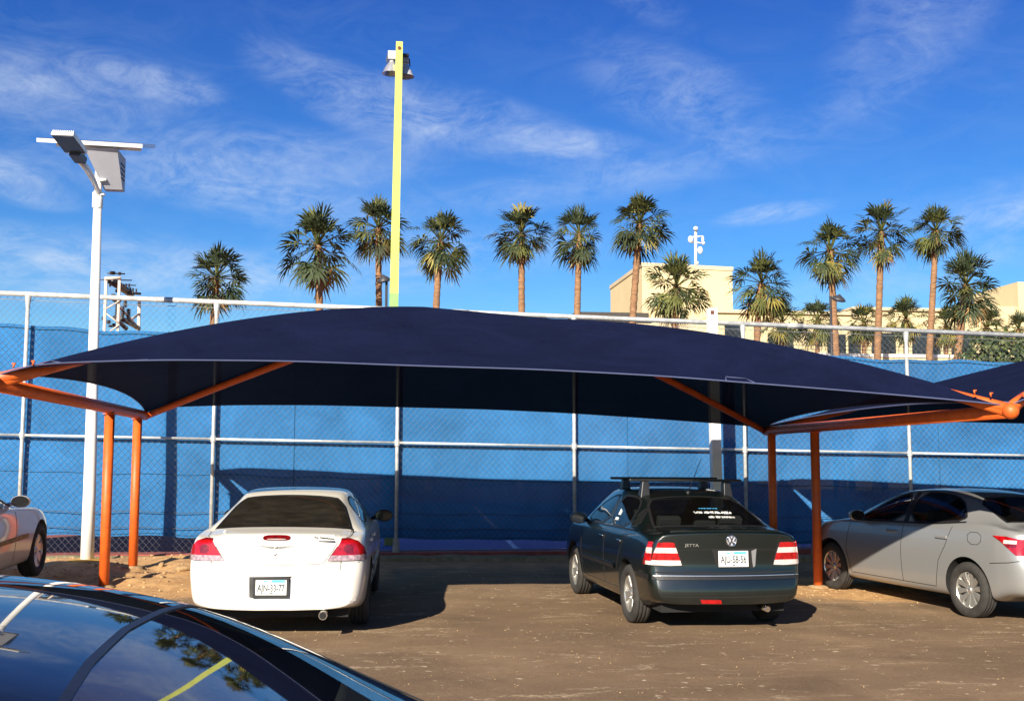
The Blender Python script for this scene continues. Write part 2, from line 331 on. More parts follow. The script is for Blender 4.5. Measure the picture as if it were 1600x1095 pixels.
# ------------------------------------------------------------------ ground
def gz(x, y):
    z = -0.06 - 0.012 * min(max(x, -14), 16) + 0.022 * min(max(0, y - 13.5), 5.5)
    if y > 14.6 and x < 0.5:                                   # dug-over dirt bank on the left
        k = max(smooth01((y-15.6)/1.2) * smooth01((0.5-x)/1.6), smooth01((y-14.6)/1.5)*smooth01((-1.6-x)/1.2)) * smooth01((19.1-y)/0.6)
        z += k * (0.07 + 0.13*(vnoise(x*1.3, y*1.5, 3)-0.4) + 0.07*(vnoise(x*4, y*5, 5)-0.5))
    return z
def axis(fine0, fine1, step, far):
    a = list(np.arange(fine0, fine1 + 1e-6, step)); s = step
    hi = [fine1]; lo = [fine0]
    while hi[-1] < far: s *= 1.5; hi.append(hi[-1] + s); lo.append(lo[-1] - s)
    return list(reversed(lo[1:])) + a + hi[1:]
def make_ground():
    xs = axis(-7.0, 11.0, 0.11, 2500); ys = axis(9.5, 19.3, 0.11, 2500)
    vs, dirt = [], []
    for y in ys:
        for x in xs:
            inside = -7.5 < x < 11.5 and 9 < y < 19.35
            z = gz(x, y)
            if y > 19.4: z = lerp(z, 0.05, smooth01((y-19.4)/3))
            if inside: z += 0.012*(vnoise(x*2.2, y*2.2, 1)-0.5) + 0.006*(vnoise(x*7, y*7, 2)-0.5)
            vs.append((x, y, z))
            d = smooth01((y-15.9)/1.0) * smooth01((0.8-x)/1.2)
            r = math.hypot((x-6.5)/1.5, (y-15.6)/1.5); d = max(d, smooth01(1.35-r) * 0.9)
            d = max(d, 0.5*smooth01((y-17)/1.5), smooth01((y-14.0)/1.4)*smooth01((-1.3-x)/0.9))
            dirt.append(d)
    nx = len(xs)
    fs = [(j*nx+i, j*nx+i+1, (j+1)*nx+i+1, (j+1)*nx+i) for j in range(len(ys)-1) for i in range(nx-1)]
    me = bpy.data.meshes.new('ground'); me.from_pydata(vs, [], fs); me.update()
    at_ = me.attributes.new('loose_dirt', 'FLOAT', 'POINT'); at_.data.foreach_set('value', dirt)
    me.polygons.foreach_set('use_smooth', [True]*len(fs))
    mt, nt, p = new_mat('dusty_asphalt'); p.inputs['Roughness'].default_value = 0.9; p.inputs['Specular IOR Level'].default_value = 0.25
    tcn = N(nt, 'ShaderNodeTexCoord'); P = tcn.outputs['Object']
    def nz(scale, detail=6, rough=0.6, st=None, dist=0.0):
        n = N(nt, 'ShaderNodeTexNoise'); n.inputs['Scale'].default_value = scale; n.inputs['Detail'].default_value = detail
        n.inputs['Roughness'].default_value = rough; n.inputs['Distortion'].default_value = dist
        if st:
            mp = N(nt, 'ShaderNodeMapping'); mp.inputs['Scale'].default_value = st; nt.links.new(P, mp.inputs[0]); nt.links.new(mp.outputs[0], n.inputs['Vector'])
        else: nt.links.new(P, n.inputs['Vector'])
        return n.outputs[0]
    base = ramp(nt, nz(0.55, 8), [(0.3, (0.115, 0.072, 0.042)), (0.52, (0.172, 0.110, 0.064)), (0.75, (0.265, 0.176, 0.102))])
    base = mixc(nt, ramp(nt, nz(38, 3, 0.7), [(0.3, 0.0), (0.75, 0.5)]), base, (0.30, 0.21, 0.125))
    dust = mth(nt, 'MULTIPLY', ramp(nt, nz(1.1, 7, 0.65, (0.5, 1.3, 1), 0.6), [(0.50, 0.0), (0.72, 1.0)]), ramp(nt, nz(14, 4), [(0.35, 0.15), (0.6, 1.0)]))
    base = mixc(nt, mth(nt, 'MULTIPLY', dust, 0.55), base, (0.36, 0.25, 0.145))
    # trodden scuffs and scattered pale chips
    scuff = mth(nt, 'MULTIPLY', ramp(nt, nz(1.9, 5, 0.6, (0.55, 1.7, 1), 1.2), [(0.575, 0.0), (0.66, 1.0)]), ramp(nt, nz(22, 4), [(0.40, 0.0), (0.62, 1.0)]))
    base = mixc(nt, mth(nt, 'MULTIPLY', scuff, 0.6), base, (0.55, 0.43, 0.28))
    vo = N(nt, 'ShaderNodeTexVoronoi'); vo.inputs['Scale'].default_value = 5.5; vo.inputs['Randomness'].default_value = 1
    wn = N(nt, 'ShaderNodeTexNoise'); wn.inputs['Scale'].default_value = 9; nt.links.new(P, wn.inputs['Vector'])
    ad = N(nt, 'ShaderNodeVectorMath'); ad.operation = 'ADD'; sc_ = N(nt, 'ShaderNodeVectorMath'); sc_.operation = 'SCALE'; sc_.inputs['Scale'].default_value = 0.16
    nt.links.new(wn.outputs['Color'], sc_.inputs[0]); nt.links.new(P, ad.inputs[0]); nt.links.new(sc_.outputs[0], ad.inputs[1]); nt.links.new(ad.outputs[0], vo.inputs['Vector'])
    chip = mth(nt, 'MULTIPLY', ramp(nt, vo.outputs['Distance'], [(0.07, 1.0), (0.16, 0.0)]), ramp(nt, nz(1.4, 3), [(0.42, 0.0), (0.55, 1.0)]))
    base = mixc(nt, mth(nt, 'MULTIPLY', chip, 0.8), base, (0.62, 0.52, 0.36))
    stain = mth(nt, 'MULTIPLY', ramp(nt, nz(0.9, 4, 0.5, None, 0.8), [(0.55, 0.0), (0.70, 1.0)]), 0.3)
    base = mixc(nt, stain, base, (0.045, 0.030, 0.020))
    a = N(nt, 'ShaderNodeAttribute'); a.attribute_name = 'loose_dirt'
    df = mth(nt, 'MULTIPLY', a.outputs['Fac'], 1.0); nn = nz(2.6, 6)
    df = ramp(nt, mth(nt, 'ADD', df, mth(nt, 'MULTIPLY', mth(nt, 'SUBTRACT', nn, 0.5), 1.1)), [(0.25, 0.0), (0.75, 1.0)])
    soil = ramp(nt, nz(6, 8, 0.7), [(0.3, (0.36, 0.19, 0.080)), (0.7, (0.62, 0.385, 0.175))])
    nt.links.new(mixc(nt, df, base, soil), p.inputs['Base Color'])
    bp = N(nt, 'ShaderNodeBump'); bp.inputs['Strength'].default_value = 0.55; bp.inputs['Distance'].default_value = 0.03
    hgt = mth(nt, 'ADD', mth(nt, 'MULTIPLY', nz(9, 8, 0.7), mth(nt, 'ADD', mth(nt, 'MULTIPLY', df, 1.2), 0.25)), mth(nt, 'MULTIPLY', nz(70, 3), 0.16))
    nt.links.new(hgt, bp.inputs['Height']); nt.links.new(bp.outputs[0], p.inputs['Normal'])
    me.materials.append(mt)
    struct(link('ground', me))
make_ground()

# loose stones: countless, one object
def make_gravel():
    r = random.Random(77); b = MB()
    spots = [(r.uniform(-5.5, -1.0), r.uniform(14.2, 19.0), r.choice((.007, .010, .013, .022))) for _ in range(650)]
    spots += [(r.uniform(-3, 10), r.uniform(8.5, 16.8), r.choice((.002, .003, .003, .004, .006))) for _ in range(2600)]
    spots += [(6.3+r.gauss(0, .8), 15.5+r.gauss(0, .5), r.choice((.006, .008, .012))) for _ in range(350)]
    for x, y, q in spots:
        z = gz(x, y) + q*0.25; a = r.uniform(0, 6.28); c, n_ = math.cos(a), math.sin(a)
        v = []
        for dx, dy, dz in ((1,0,0),(0,1,0),(-1,0,0),(0,-1,0),(0.2,0.1,0.8),(0,0,-0.7)):
            k = q*r.uniform(.7, 1.35); v.append((x+(dx*c-dy*n_)*k*1.3, y+(dx*n_+dy*c)*k, z+dz*k))
        b.add(v, [(0,1,4),(1,2,4),(2,3,4),(3,0,4),(1,0,5),(2,1,5),(3,2,5),(0,3,5)])
    o = b.build('gravel', MT['gravel']); o['kind'] = 'stuff'; tag(o, 'small pale stones scattered over the dusty lot and dirt bank', 'gravel')
MT['gravel'] = M('gravel', (0.42, 0.28, 0.145), 0.95, var=0.35, scale=4)
make_gravel()
# court behind the fence (a raised slab with red margin and blue play area)
FY = 19.41
b = MB(); b.box((-30, FY+0.12, -0.1), (34, 60, 0.155)); struct(b.build('tennis_court', 'courtred'))
b = MB(); b.add([(-2.6, 19.98, 0.160), (30, 19.98, 0.160), (30, 44, 0.160), (-2.6, 44, 0.160)], [(0,1,2,3)]); struct(b.build('play_area', 'courtblue'))
b = MB()
def ln(p, q, wd, z=0.165):
    p, q = Vector((*p, z)), Vector((*q, z)); n = Vector((-(q-p).y, (q-p).x, 0)).normalized()*wd/2
    b.add([p-n, q-n, q+n, p+n], [(0,1,2,3)])
ln((-2.6, 20.03), (30, 20.03), 0.06)
pl = [at(797, 857, 20.1), at(735, 812, 30)]; ln((2.55, 20.1), (3.6, 40), 0.10); ln((-1.2, 20.1), (-0.4, 40), 0.08)
struct(b.build('court_lines', 'line'))
# kerb under the fence
b = MB()
def kerb(u, v):
    x = lerp(-16, 22, u); prof = [(0, -0.25), (0.0, 0.02), (0.03, 0.115), (0.10, 0.135), (0.26, 0.140), (0.27, -0.2)]
    y, z = prof[min(5, int(round(v*5)))]
    return Vector((x, 19.02 + y - 0.05*vnoise(x*2.2, z*9, 4), z - 0.006*x + 0.03*(vnoise(x*3, z*20, 7)-0.5)))
b.grid(kerb, 260, 5, 0, False)
kb = b.build('kerb', 'kerb'); struct(kb)
b = MB(); b.box((-16, 19.30, -0.1), (22, 19.525, 0.17)); struct(b.build('red_kerb_strip', 'redkerb'))

# ------------------------------------------------------------------ chain-link fence
XP = [-5.545 + 3.0*k for k in range(-1, 8)]
zt = lambda x: 4.2265 - 0.0243*x
zm = lambda x: 1.9831 - 0.0167*x
XL, XR = -8.6, 15.5
fence = empty('chain_link_fence', (0, FY, 0.17))
tag(fence, 'tall chain-link fence with galvanised pipes and blue windscreen cloth behind the carport', 'fence')
def par(o, p):                                              # parent, keeping the place it was built in
    m = p.matrix_basis.copy(); q = p
    while q.parent is not None: m = q.parent.matrix_basis @ q.matrix_parent_inverse @ m; q = q.parent
    o.parent = p; o.matrix_parent_inverse = m.inverted(); return o
for x in XP:
    b = MB(); b.tube([(x, FY, -0.05), (x, FY, zt(x)-0.03)], 0.032, 10)
    b.lathe([(0.034, zt(x)-0.22), (0.052, zt(x)-0.05), (0.05, zt(x)-0.02)], 10, Matrix.Translation((x, FY, 0)))
    b.lathe([(0.046, zm(x)-0.05), (0.046, zm(x)+0.05)], 10, Matrix.Translation((x, FY, 0)))
    if x > -3.0: b.lathe([(0.060, 0.1), (0.055, 0.36), (0.04, 0.40)], 10, Matrix.Translation((x, FY, 0)), 1)
    par(b.build('post', ['galv', 'conc']), fence)
b = MB()
for x0, x1 in zip([XL]+XP, XP+[XR]):
    if x1 - x0 < 0.2: continue
    b.tube([(x0, FY, zm(x0)), (x1, FY, zm(x1))], 0.023, 8)
par(b.build('mid_rail', 'galv'), fence)
b = MB(); b.tube([(XL, FY, zt(XL)), (XR, FY, zt(XR))], 0.042, 10)
for xx in (-3.4, 1.5, 7.4, 13.2): b.tube([(xx-0.14, FY, zt(xx-0.14)), (xx+0.14, FY, zt(xx+0.14))], 0.047, 10)
par(b.build('top_rail', 'galv'), fence)
b = MB()                                                     # the woven wire: two crossing sets of diagonals
PIT = 0.105; YW = FY + 0.055
for sgn in (1, -1):
    for k in range(int((XR-XL+8)/PIT)):
        x0 = XL - 4.2 + k*PIT
        pts = []
        za, zb = 0.10, 4.75
        xa, xb = (x0, x0 + (zb-za)*0.92) if sgn > 0 else (x0 + (zb-za)*0.92, x0)
        # clip to the frame
        t0, t1 = 0.0, 1.0; dx = xb - xa
        for lim, up in ((XL, False), (XR, True)):
            t = (lim - xa)/dx
            if (dx > 0) == up: t1 = min(t1, t)
            else: t0 = max(t0, t)
        tt = (zt(lerp(xa, xb, 0.9)) - 0.04 - za)/(zb-za); t1c = tt
        t1 = min(t1, t1c)
        if t1 - t0 < 0.02: continue
        p = [(lerp(xa, xb, t), YW + 0.003*sgn, lerp(za, zb, t)) for t in (t0, t1)]
        b.tube(p, 0.0021, 3, caps=False, smooth=False)
for zf in (0.42, 0.55):
    b.tube([(lerp(XL, XR, i/80), YW-0.01, zf + 0.25 - zf*0.0 - 0.012*lerp(XL, XR, i/80) + 0.012*math.sin(i*1.3) - (0.12 if zf < 0.5 else 0)) for i in range(81)], 0.006, 4, 1)
b.tube([(lerp(XL, XR, i/60), YW, zt(lerp(XL, XR, i/60)) - 0.085 - 0.012*abs(math.sin(i*0.9))) for i in range(61)], 0.006, 4)
par(b.build('wire_mesh', ['wire', 'dark']), fence)
b = MB()
def scr(u, v):
    x = lerp(XL, XR, u)
    bot = 0.375 - 0.017*x + 0.022*abs(math.sin(x*2.1)) + 0.012*math.sin(x*5)
    top = 3.70 - 0.0225*x + 0.028*math.sin(x*1.9) + 0.03*abs(math.sin(x*0.52+0.7)) + 0.012*math.sin(x*6.1)
    z = lerp(bot, top, v)
    return Vector((x, FY + 0.11 + 0.035*(vnoise(x*0.9, z*0.8, 9)-0.5) + 0.012*(vnoise(x*3.1, z*2.3, 11)-0.5) + 0.02*(abs(v-0.5)*2)**6*math.sin(x*4), z))
b.grid(scr, 300, 40); par(b.build('windscreen_cloth', 'screen'), fence)

b = MB()
for vz in (0.012, 0.30, 0.985):
    b.tube([scr(i/240, vz) - Vector((0, 0.010, 0)) for i in range(241)], 0.007 if vz < .9 else 0.012, 5)
for xs_ in (-6.9, -1.25, 4.4, 10.05): b.tube([scr((xs_-XL)/(XR-XL), i/12) - Vector((0, 0.008, 0)) for i in range(13)], 0.008, 4)
par(b.build('cloth_seam', 'screenseam'), fence)
# ------------------------------------------------------------------ shade canopies
XLc, XRc, YF, YB, ZL, ZR = -3.348, 6.282, 10.745, 17.821, 2.394, 2.211
HA = 4.0                                                     # plan run of a hip
def canopy(x0, x1, z0, z1, root, right_frame, nm):
    ym = (YF+YB)/2; ridge_l, ridge_r = z0 + 1.18, z1 + 1.24
    zc = lambda x: lerp(z0, z1, (x-x0)/(x1-x0))
    off = pch([(0,0),(0.35,0.12),(0.85,0.175),(1.7,0.225),(2.87,0.252),(3.78,0.25),(4.7,0.252),(5.97,0.228),(7.25,0.165),(8.25,0.105),(9.25,0.035),(9.63,0)])
    L = x1 - x0
    rz = lambda x: lerp(ridge_l, ridge_r, (x-x0-HA)/(L-2*HA))
    def hip(t, side, k):                                     # side 0 left, 1 right; height above corner line
        h0 = zc(x0 + HA*t if side == 0 else x1 - HA*t); rr = ridge_l if side == 0 else ridge_r
        base = z0 if side == 0 else z1
        return base + (rr - base)*(t + k*t*(1-t))
    def spine(x, front):
        k = 0.62 if front else 0.12; s = 1 if front else -1; ye = YF if front else YB
        if x < x0 + HA: t = (x-x0)/HA; return Vector((x, ye + s*t*(ym-YF), hip(t, 0, k)))
        if x > x1 - HA: t = (x1-x)/HA; return Vector((x, ye + s*t*(ym-YF), hip(t, 1, k)))
        return Vector((x, ym, rz(x)))
    def edge(x, front):
        u = (x-x0)/L; s = 1 if front else -1
        return Vector((x, (YF if front else YB) + s*0.42*4*u*(1-u), zc(x) + off(u*9.63)*(1 if front else 0.62)))
    def side_edge(v, right):
        x = (x1 if right else x0); s = -1 if right else 1
        return Vector((x + s*0.22*4*v*(1-v), lerp(YF, YB, v), (z1 if right else z0) + 0.03 + 0.12*4*v*(1-v)))
    def side_spine(v, right):
        if v < 0.5: t = v*2; k = 0.62
        else: t = (1-v)*2; k = 0.12
        s = -1 if right else 1
        return Vector(((x1 if right else x0) + s*HA*t, lerp(YF, YB, v), hip(t, 1 if right else 0, k)))
    b = MB()
    for front in (True, False):
        def fn(u, v):
            x = x0 + L*u; e, q = edge(x, front), spine(x, front); p = e.lerp(q, v); p.z -= 0.10*4*v*(1-v)*min(1, (q-e).length/3.4)*0.6; return p
        b.grid(fn, 96, 16)
    for right in (False, True):
        def fn(u, v):
            e, q = side_edge(u, right), side_spine(u, right); p = e.lerp(q, v); p.z -= 0.06*4*v*(1-v)*min(1, (q-e).length/4); return p
        b.grid(fn, 64, 14)
    fab = b.build('canopy_fabric', 'navy', root)
    # webbing hem along the cable edges
    b = MB()
    for front in (True, False):
        pts = [edge(x0 + L*i/60, front) for i in range(61)]
        b.tube([p + Vector((0, -0.004 if front else 0.004, 0.0)) for p in pts], 0.008, 6)
    for right in (False, True): b.tube([side_edge(i/30, right) for i in range(31)], 0.012, 6)
    if not nm:
        c = edge(x0+7.25, True)                              # stitched pocket and overlapped strap marks on the fabric
        def onf(x, v):
            e, q = edge(x, True), spine(x, True); p = e.lerp(q, v); p.z -= 0.10*4*v*(1-v)*min(1, (q-e).length/3.4)*0.6 - 0.006; return p
        for a, c2 in (((6.86,0.005),(6.90,0.085)), ((6.90,0.085),(7.10,0.085)), ((7.10,0.085),(7.14,0.005))):
            b.tube([onf(x0+a[0], a[1]), onf(x0+c2[0], c2[1])], 0.006, 4)
        for xa in (0.42, 0.55):
            b.tube([onf(x0+xa, 0.02), onf(x0+xa-0.11, 0.55)], 0.008, 4)
        b.tube([onf(x0+0.2, 0.3), onf(x0+1.3, 0.02)], 0.006, 4)
    b.build('hem_webbing', 'seam', fab)
    # steel hips under the fabric
    for right in (False, True):
        for front in (True, False):
            k = 0.62 if front else 0.12; s = -1 if right else 1
            pts = []
            for i in range(15):
                t = i/14; pts.append(Vector(((x1 if right else x0)+s*HA*t, lerp(YF if front else YB, ym, t), hip(t, 1 if right else 0, k) - 0.075)))
            MB().tube(pts, 0.048, 10).build('hip_rafter', 'orange', root)
    MB().tube([(x0+HA, ym, ridge_l-0.08), (x1-HA, ym, ridge_r-0.08)], 0.048, 10).build('ridge_pipe', 'orange', root)
    frames = [(x0, z0, 15.48, 17.30, False)] + ([(x1, z1, 15.80, 17.58, True)] if right_frame else [])
    for X, Z, yn, yf_, rt in frames:
        b = MB(); b.tube([(X, YF-0.02, Z-0.055), (X, YB+0.03, Z-0.055)], 0.071, 14)
        b.build('side_beam', 'orange', root)
        for y in (yn, yf_):
            g = gz(X, y)
            b = MB(); b.tube([(X, y, g-0.15), (X, y, Z-0.12)], 0.064, 14)
            b.box((X-0.075, y-0.075, Z-0.135), (X+0.075, y+0.075, Z-0.125))
            b.lathe([(0.16, g-0.05), (0.15, g+0.012), (0.07, g+0.03)], 12, Matrix.Translation((X, y, 0)), 1)
            b.build('post', ['orange', 'rock'], root)
        b = MB()
        for s in (1, -1):                                    # corner stubs that take the hips of both bays
            b.tube([(X, YF, Z-0.03), (X+s*0.42, YF+0.36, Z+0.13)], 0.058, 10)
        b.sphere((X, YF-0.03, Z-0.055), 0.083)
        for s in (1, -1):
            for d in (0.17, 0.33):
                p = Vector((X+s*d, YF+0.12*d, Z+0.06+0.16*d)); b.tube([p, p+Vector((s*0.012,-0.01,0.035))], 0.009, 6); b.tube([p+Vector((-0.012,0,0.035)), p+Vector((0.02,0,0.037))], 0.009, 6)
        b.build('corner_joint', 'orange', root)
root = empty('shade_canopy', (0,0,0)); tag(root, 'large navy fabric carport canopy on orange pipe frame over the parked cars', 'carport', 'fabric carport canopies')
canopy(XLc, XRc, ZL, ZR, root, True, False)
root2 = empty('shade_canopy', (0,0,0)); tag(root2, 'second navy fabric canopy cut off by the right edge of the photo', 'carport', 'fabric carport canopies')
DX = XRc - XLc
def canopy2():
    x0, x1, z0, z1 = XRc, XRc+DX, ZR, ZR-0.18
    canopy(x0, x1, z0, z1, root2, True, True)
    for o in [c for c in root2.children if c.name.startswith(('side_beam', 'post', 'corner_joint'))]:
        # the left frame is shared with the first canopy
        if o.data.vertices[0].co.x < x0 + 1.0: bpy.data.objects.remove(o)
canopy2()

# ------------------------------------------------------------------ poles and lamps
# solar street lamp on the left
LP = Vector((-4.10, 17.8, 0)); g = 0.02
ltop = at(153, 305, 17.8)
lamp = empty('solar_street_lamp', (LP.x, LP.y, g)); tag(lamp, 'white solar street lamp post with panel, battery box and LED head at left', 'street lamp')
def P_(o): return par(o, lamp)
b = MB(); b.tube([(LP.x, LP.y, g), (LP.x, LP.y, 1.2), (ltop.x, LP.y, ltop.z)], [0.098, 0.090, 0.060], 16); P_(b.build('pole', 'white'))
b = MB(); b.lathe([(0.34, g-0.1), (0.34, g+0.10), (0.28, g+0.19), (0.1, g+0.21)], 20, Matrix.Translation(LP)); P_(b.build('pedestal', 'pedestal'))
b = MB(); b.lathe([(0.075, -0.2), (0.08, -0.17), (0.08, 0.03), (0.055, 0.06), (0.055, 0.42)], 14, Matrix.Translation(ltop))
b.box((-0.02,-0.1,0.3),(0.13,0.1,0.36), mat=Matrix.Translation(ltop)); b.tube([ltop+Vector((0.02,-0.06,0.22)), ltop+Vector((0.13,-0.06,0.22))], 0.02, 8); b.tube([ltop+Vector((0.02,-0.06,0.0)), ltop+Vector((0.12,-0.06,0.0))], 0.02, 8)
P_(b.build('collar', 'white'))
bx0, bx1 = at(128, 229, 17.35), at(180, 284, 17.35)
b = MB()
x0, x1, ztop, zbot = bx0.x+0.02, bx1.x, bx0.z, bx1.z
fy0, fy1 = 17.40, 18.02
vs = [(x0,fy0,ztop),(x1,fy0,ztop),(x1-0.0,fy0+.46,zbot),(x0+0.20,fy0+.46,zbot),(x0,fy1,ztop),(x1,fy1,ztop),(x1,fy1,zbot),(x0+0.20,fy1,zbot)]
b.add(vs, [(0,3,2,1),(4,5,6,7),(1,2,6,5),(3,7,6,2),(0,4,7,3),(0,1,5,4)])
for i in range(4):
    for j in range(3): b.box((x1-0.002, 17.69+j*0.105, ztop-0.16-i*0.07), (x1+0.008, 17.75+j*0.105, ztop-0.135-i*0.07), 1)
P_(b.build('battery_box', ['boxgrey', 'dark']))
p0, p1 = at(67, 219, 17.8), at(238, 229, 17.8)
mt_ = Matrix.Translation((p0+p1)/2) @ Matrix.Rotation(math.atan2(p0.z-p1.z, p1.x-p0.x), 4, 'Y') @ Matrix.Rotation(R(15.2), 4, 'X')
hw = (p1-p0).length/2*0.94
b = MB(); b.box((-hw, -0.5, -0.03), (hw, 0.5, 0.028), 0, mt_); b.box((-hw+0.03, -0.47, 0.028), (hw-0.03, 0.47, 0.034), 1, mt_); b.box((-hw*0.7, -0.3, -0.08), (hw*0.92, -0.24, -0.031), 0, mt_)
P_(b.build('solar_panel', ['frame_alu', 'panel']))
b = MB(); q = at(152, 345, 17.6)
arm = [ltop+Vector((0.02,-0.07,0.02)), at(147, 283, 17.55), at(137, 266, 17.2), at(122, 247, 16.8)]
b.tube(arm, [0.035, 0.04, 0.045, 0.05], 10); b.tube([ltop+Vector((-0.02,-0.05,0.1)), at(125, 253, 17.0)], 0.018, 6)
P_(b.build('lamp_arm', 'frame_alu'))
h0 = at(108, 226, 16.45)
hm = Matrix.Translation(h0) @ Matrix.Rotation(R(-12), 4, 'Z') @ Matrix.Rotation(R(4), 4, 'Y') @ Matrix.Rotation(R(-17), 4, 'X')
b = MB(); b.box((-0.16, -0.24, 0.0), (0.16, 0.24, 0.045), 0, hm); b.box((-0.15, -0.23, -0.012), (0.15, 0.20, 0.0), 1, hm); b.box((-0.08, 0.20, -0.05), (0.08, 0.42, 0.04), 1, hm)
for i in range(12): b.box((-0.155+i*0.0265, -0.23, 0.045), (-0.145+i*0.0265, 0.18, 0.082), 0, hm)
P_(b.build('lamp_head', ['frame_alu', 'ledlens']))

# tall yellow floodlight pole
PY = 21.2
pt, pb = at(624, 67, PY), at(607.5, 845, PY)
yp = empty('floodlight_pole', (pb.x, PY, 0.16)); tag(yp, 'tall yellow-green square pole with two bell floodlights at its top', 'light pole')
b = MB()
def sqpost(b, p, q, w0, w1, mi=0):
    vs = []
    for c, ww in ((p, w0), (q, w1)):
        for sx, sy in ((-1,-1),(1,-1),(1,1),(-1,1)): vs.append(Vector((c.x+sx*ww/2, c.y+sy*ww/2, c.z)))
    b.add(vs, [(0,1,5,4),(1,2,6,5),(2,3,7,6),(3,0,4,7),(4,5,6,7),(3,2,1,0)], mi)
pm, pg = pb.lerp(pt, 0.455), pb.lerp(pt, 0.485)
sqpost(b, Vector((pb.x, PY, 0.1)), pm, 0.170, 0.162, 0); sqpost(b, pm, pg, 0.162, 0.161, 1); sqpost(b, pg, pt, 0.161, 0.125, 0)
par(b.build('pole', ['yellowpole', 'greenpole']), yp)
b = MB(); hc = pt + Vector((-0.0, -0.069, -0.13)); b.tube([hc, hc+Vector((0,-0.004,0))], 0.035, 12); par(b.build('bolt_hole', 'rust'), yp)
b = MB(); b.tube([pt+Vector((-0.20, 0.12, -0.20)), pt+Vector((0.18, 0.12, -0.20))], 0.035, 8); par(b.build('cross_arm', 'dark'), yp)
for s, tone in ((-1, 'alu'), (1, 'boxgrey')):
    c = pt + Vector((s*0.125 - 0.01, 0.16 if s < 0 else 0.3, -0.33)); FS = Matrix.Translation(c) @ Matrix.Scale(0.82, 4)
    b = MB(); b.lathe([(0.06,0.0),(0.10,-0.05),(0.155,-0.13),(0.20,-0.24),(0.215,-0.27),(0.222,-0.275),(0.20,-0.265),(0.15,-0.14),(0.05,-0.03)], 24, FS); par(b.build('floodlight_bell', tone), yp)
    b = MB(); b.box((c.x-0.075, c.y-0.08, c.z+0.04), (c.x+0.075, c.y+0.08, c.z+0.20)); b.tube([c+Vector((0,0,-0.01)), c+Vector((0,0,0.05))], 0.05, 12); b.tube([c+Vector((0.085*s,0,0.13)), c+Vector((0.095*s,-0.02,-0.02)), c+Vector((0.05*s,0,-0.02))], 0.014, 6, 1)
    par(b.build('ballast_box', ['boxgrey', 'dark'], bevel=0.01), yp)

# white square post in front of the fence
q = at(1119, 740, 18.26); tp = at(1112, 482, 18.26)
wp = empty('concrete_post', (q.x, 18.26, 0)); tag(wp, 'white square post standing before the fence behind the dark sedan', 'post')
b = MB(); sqpost(b, Vector((q.x+0.015, 18.26, -0.1)), Vector((tp.x, 18.26, tp.z)), 0.165, 0.150); par(b.build('shaft', 'white', bevel=0.008), wp)
b = MB(); hc = at(1113, 488, 18.26-0.078); b.box((hc.x-0.03, hc.y-0.006, hc.z-0.03), (hc.x+0.03, hc.y, hc.z+0.03)); par(b.build('bolt_plate', 'rust'), wp)

def street_lamp(u, v, Y, ub, label, sgn, r=0.27):
    t = at(u, v, Y); bs = at(ub, 600, Y); g = 0.1
    e = empty('street_lamp', (bs.x, Y, g)); tag(e, label, 'street lamp', 'disc-headed street lamps beyond the fence')
    b = MB(); b.tube([(bs.x, Y, g), (bs.x, Y, t.z+0.12)], [0.06, 0.045], 10); b.tube([(bs.x, Y, t.z+0.08), (t.x, Y, t.z+0.1)], 0.03, 8); par(b.build('pole', 'dark'), e)
    b = MB(); b.lathe([(0.02,0.2),(0.05,0.17),(0.09,0.14),(r*0.75,0.08),(r,0.0),(r*0.98,-0.03),(r*0.6,-0.07),(0.01,-0.08)], 20, Matrix.Translation(t) @ Matrix.Rotation(R(12*sgn), 4, 'Y') @ Matrix.Rotation(R(14), 4, 'X')); par(b.build('lamp_head', 'dark'), e)
street_lamp(600, 438, 40, 602, 'dark disc street lamp beside the tall yellow pole', -1, 0.23)
street_lamp(1310, 468, 40, 1301, 'dark disc street lamp standing among the right-hand palms', 1)

# steel switching frame far left
sb = empty('switchgear_frame', (at(190, 600, 48).x, 48, 0)); tag(sb, 'steel electrical switching frame with brown insulators beyond the fence at left', 'electrical frame')
b = MB(); Y0, Y1 = 48.0, 50.5
A0, A1 = at(166, 430, Y0), at(187, 430, Y0); B1 = at(218, 466, Y0+4)
for p, zt_ in ((A0, at(166,433,Y0).z), (A1, at(187,433,Y0).z)): b.box((p.x-0.05, Y0-0.05, 0), (p.x+0.05, Y0+0.05, zt_))
b.box((B1.x-0.06, Y0+3.94, 0), (B1.x+0.06, Y0+4.06, B1.z))
def bar(u0,v0,u1,v1,Ya,Yb,r,mi): b.tube([at(u0,v0,Ya), at(u1,v1,Yb)], r, 6, mi)
bar(164,435,189,434,Y0-.09,Y0-.09,.06,0); bar(166,482,187,470,Y0-.1,Y0-.1,.03,0); bar(166,490,186,505,Y0-.1,Y0-.1,.03,0); bar(168,520,187,507,Y0-.1,Y0-.1,.03,0)
bar(187,480,217,513,Y0+.2,Y0+4,.06,0); bar(198,504,218,490,Y0+2,Y0+4,.05,0)
bar(171,437,205,459,Y0+.2,Y0+4,.16,1); bar(200,458,219,459,Y0+3,Y0+4,.06,1); bar(175,463,186,471,Y0+.2,Y0+.5,.14,1); bar(187,496,217,513,Y0+.4,Y0+4,.1,1); bar(178,495,198,514,Y0+.2,Y0+.8,.09,1)
bar(168,427,195,428,Y0+.5,Y0+1,.03,1); bar(155,437,206,438,Y0+.5,Y0+1,.025,1); bar(187,445,212,446,Y0+1,Y0+2,.025,1)
par(b.build('steel_frame', ['steel','dark']), sb)
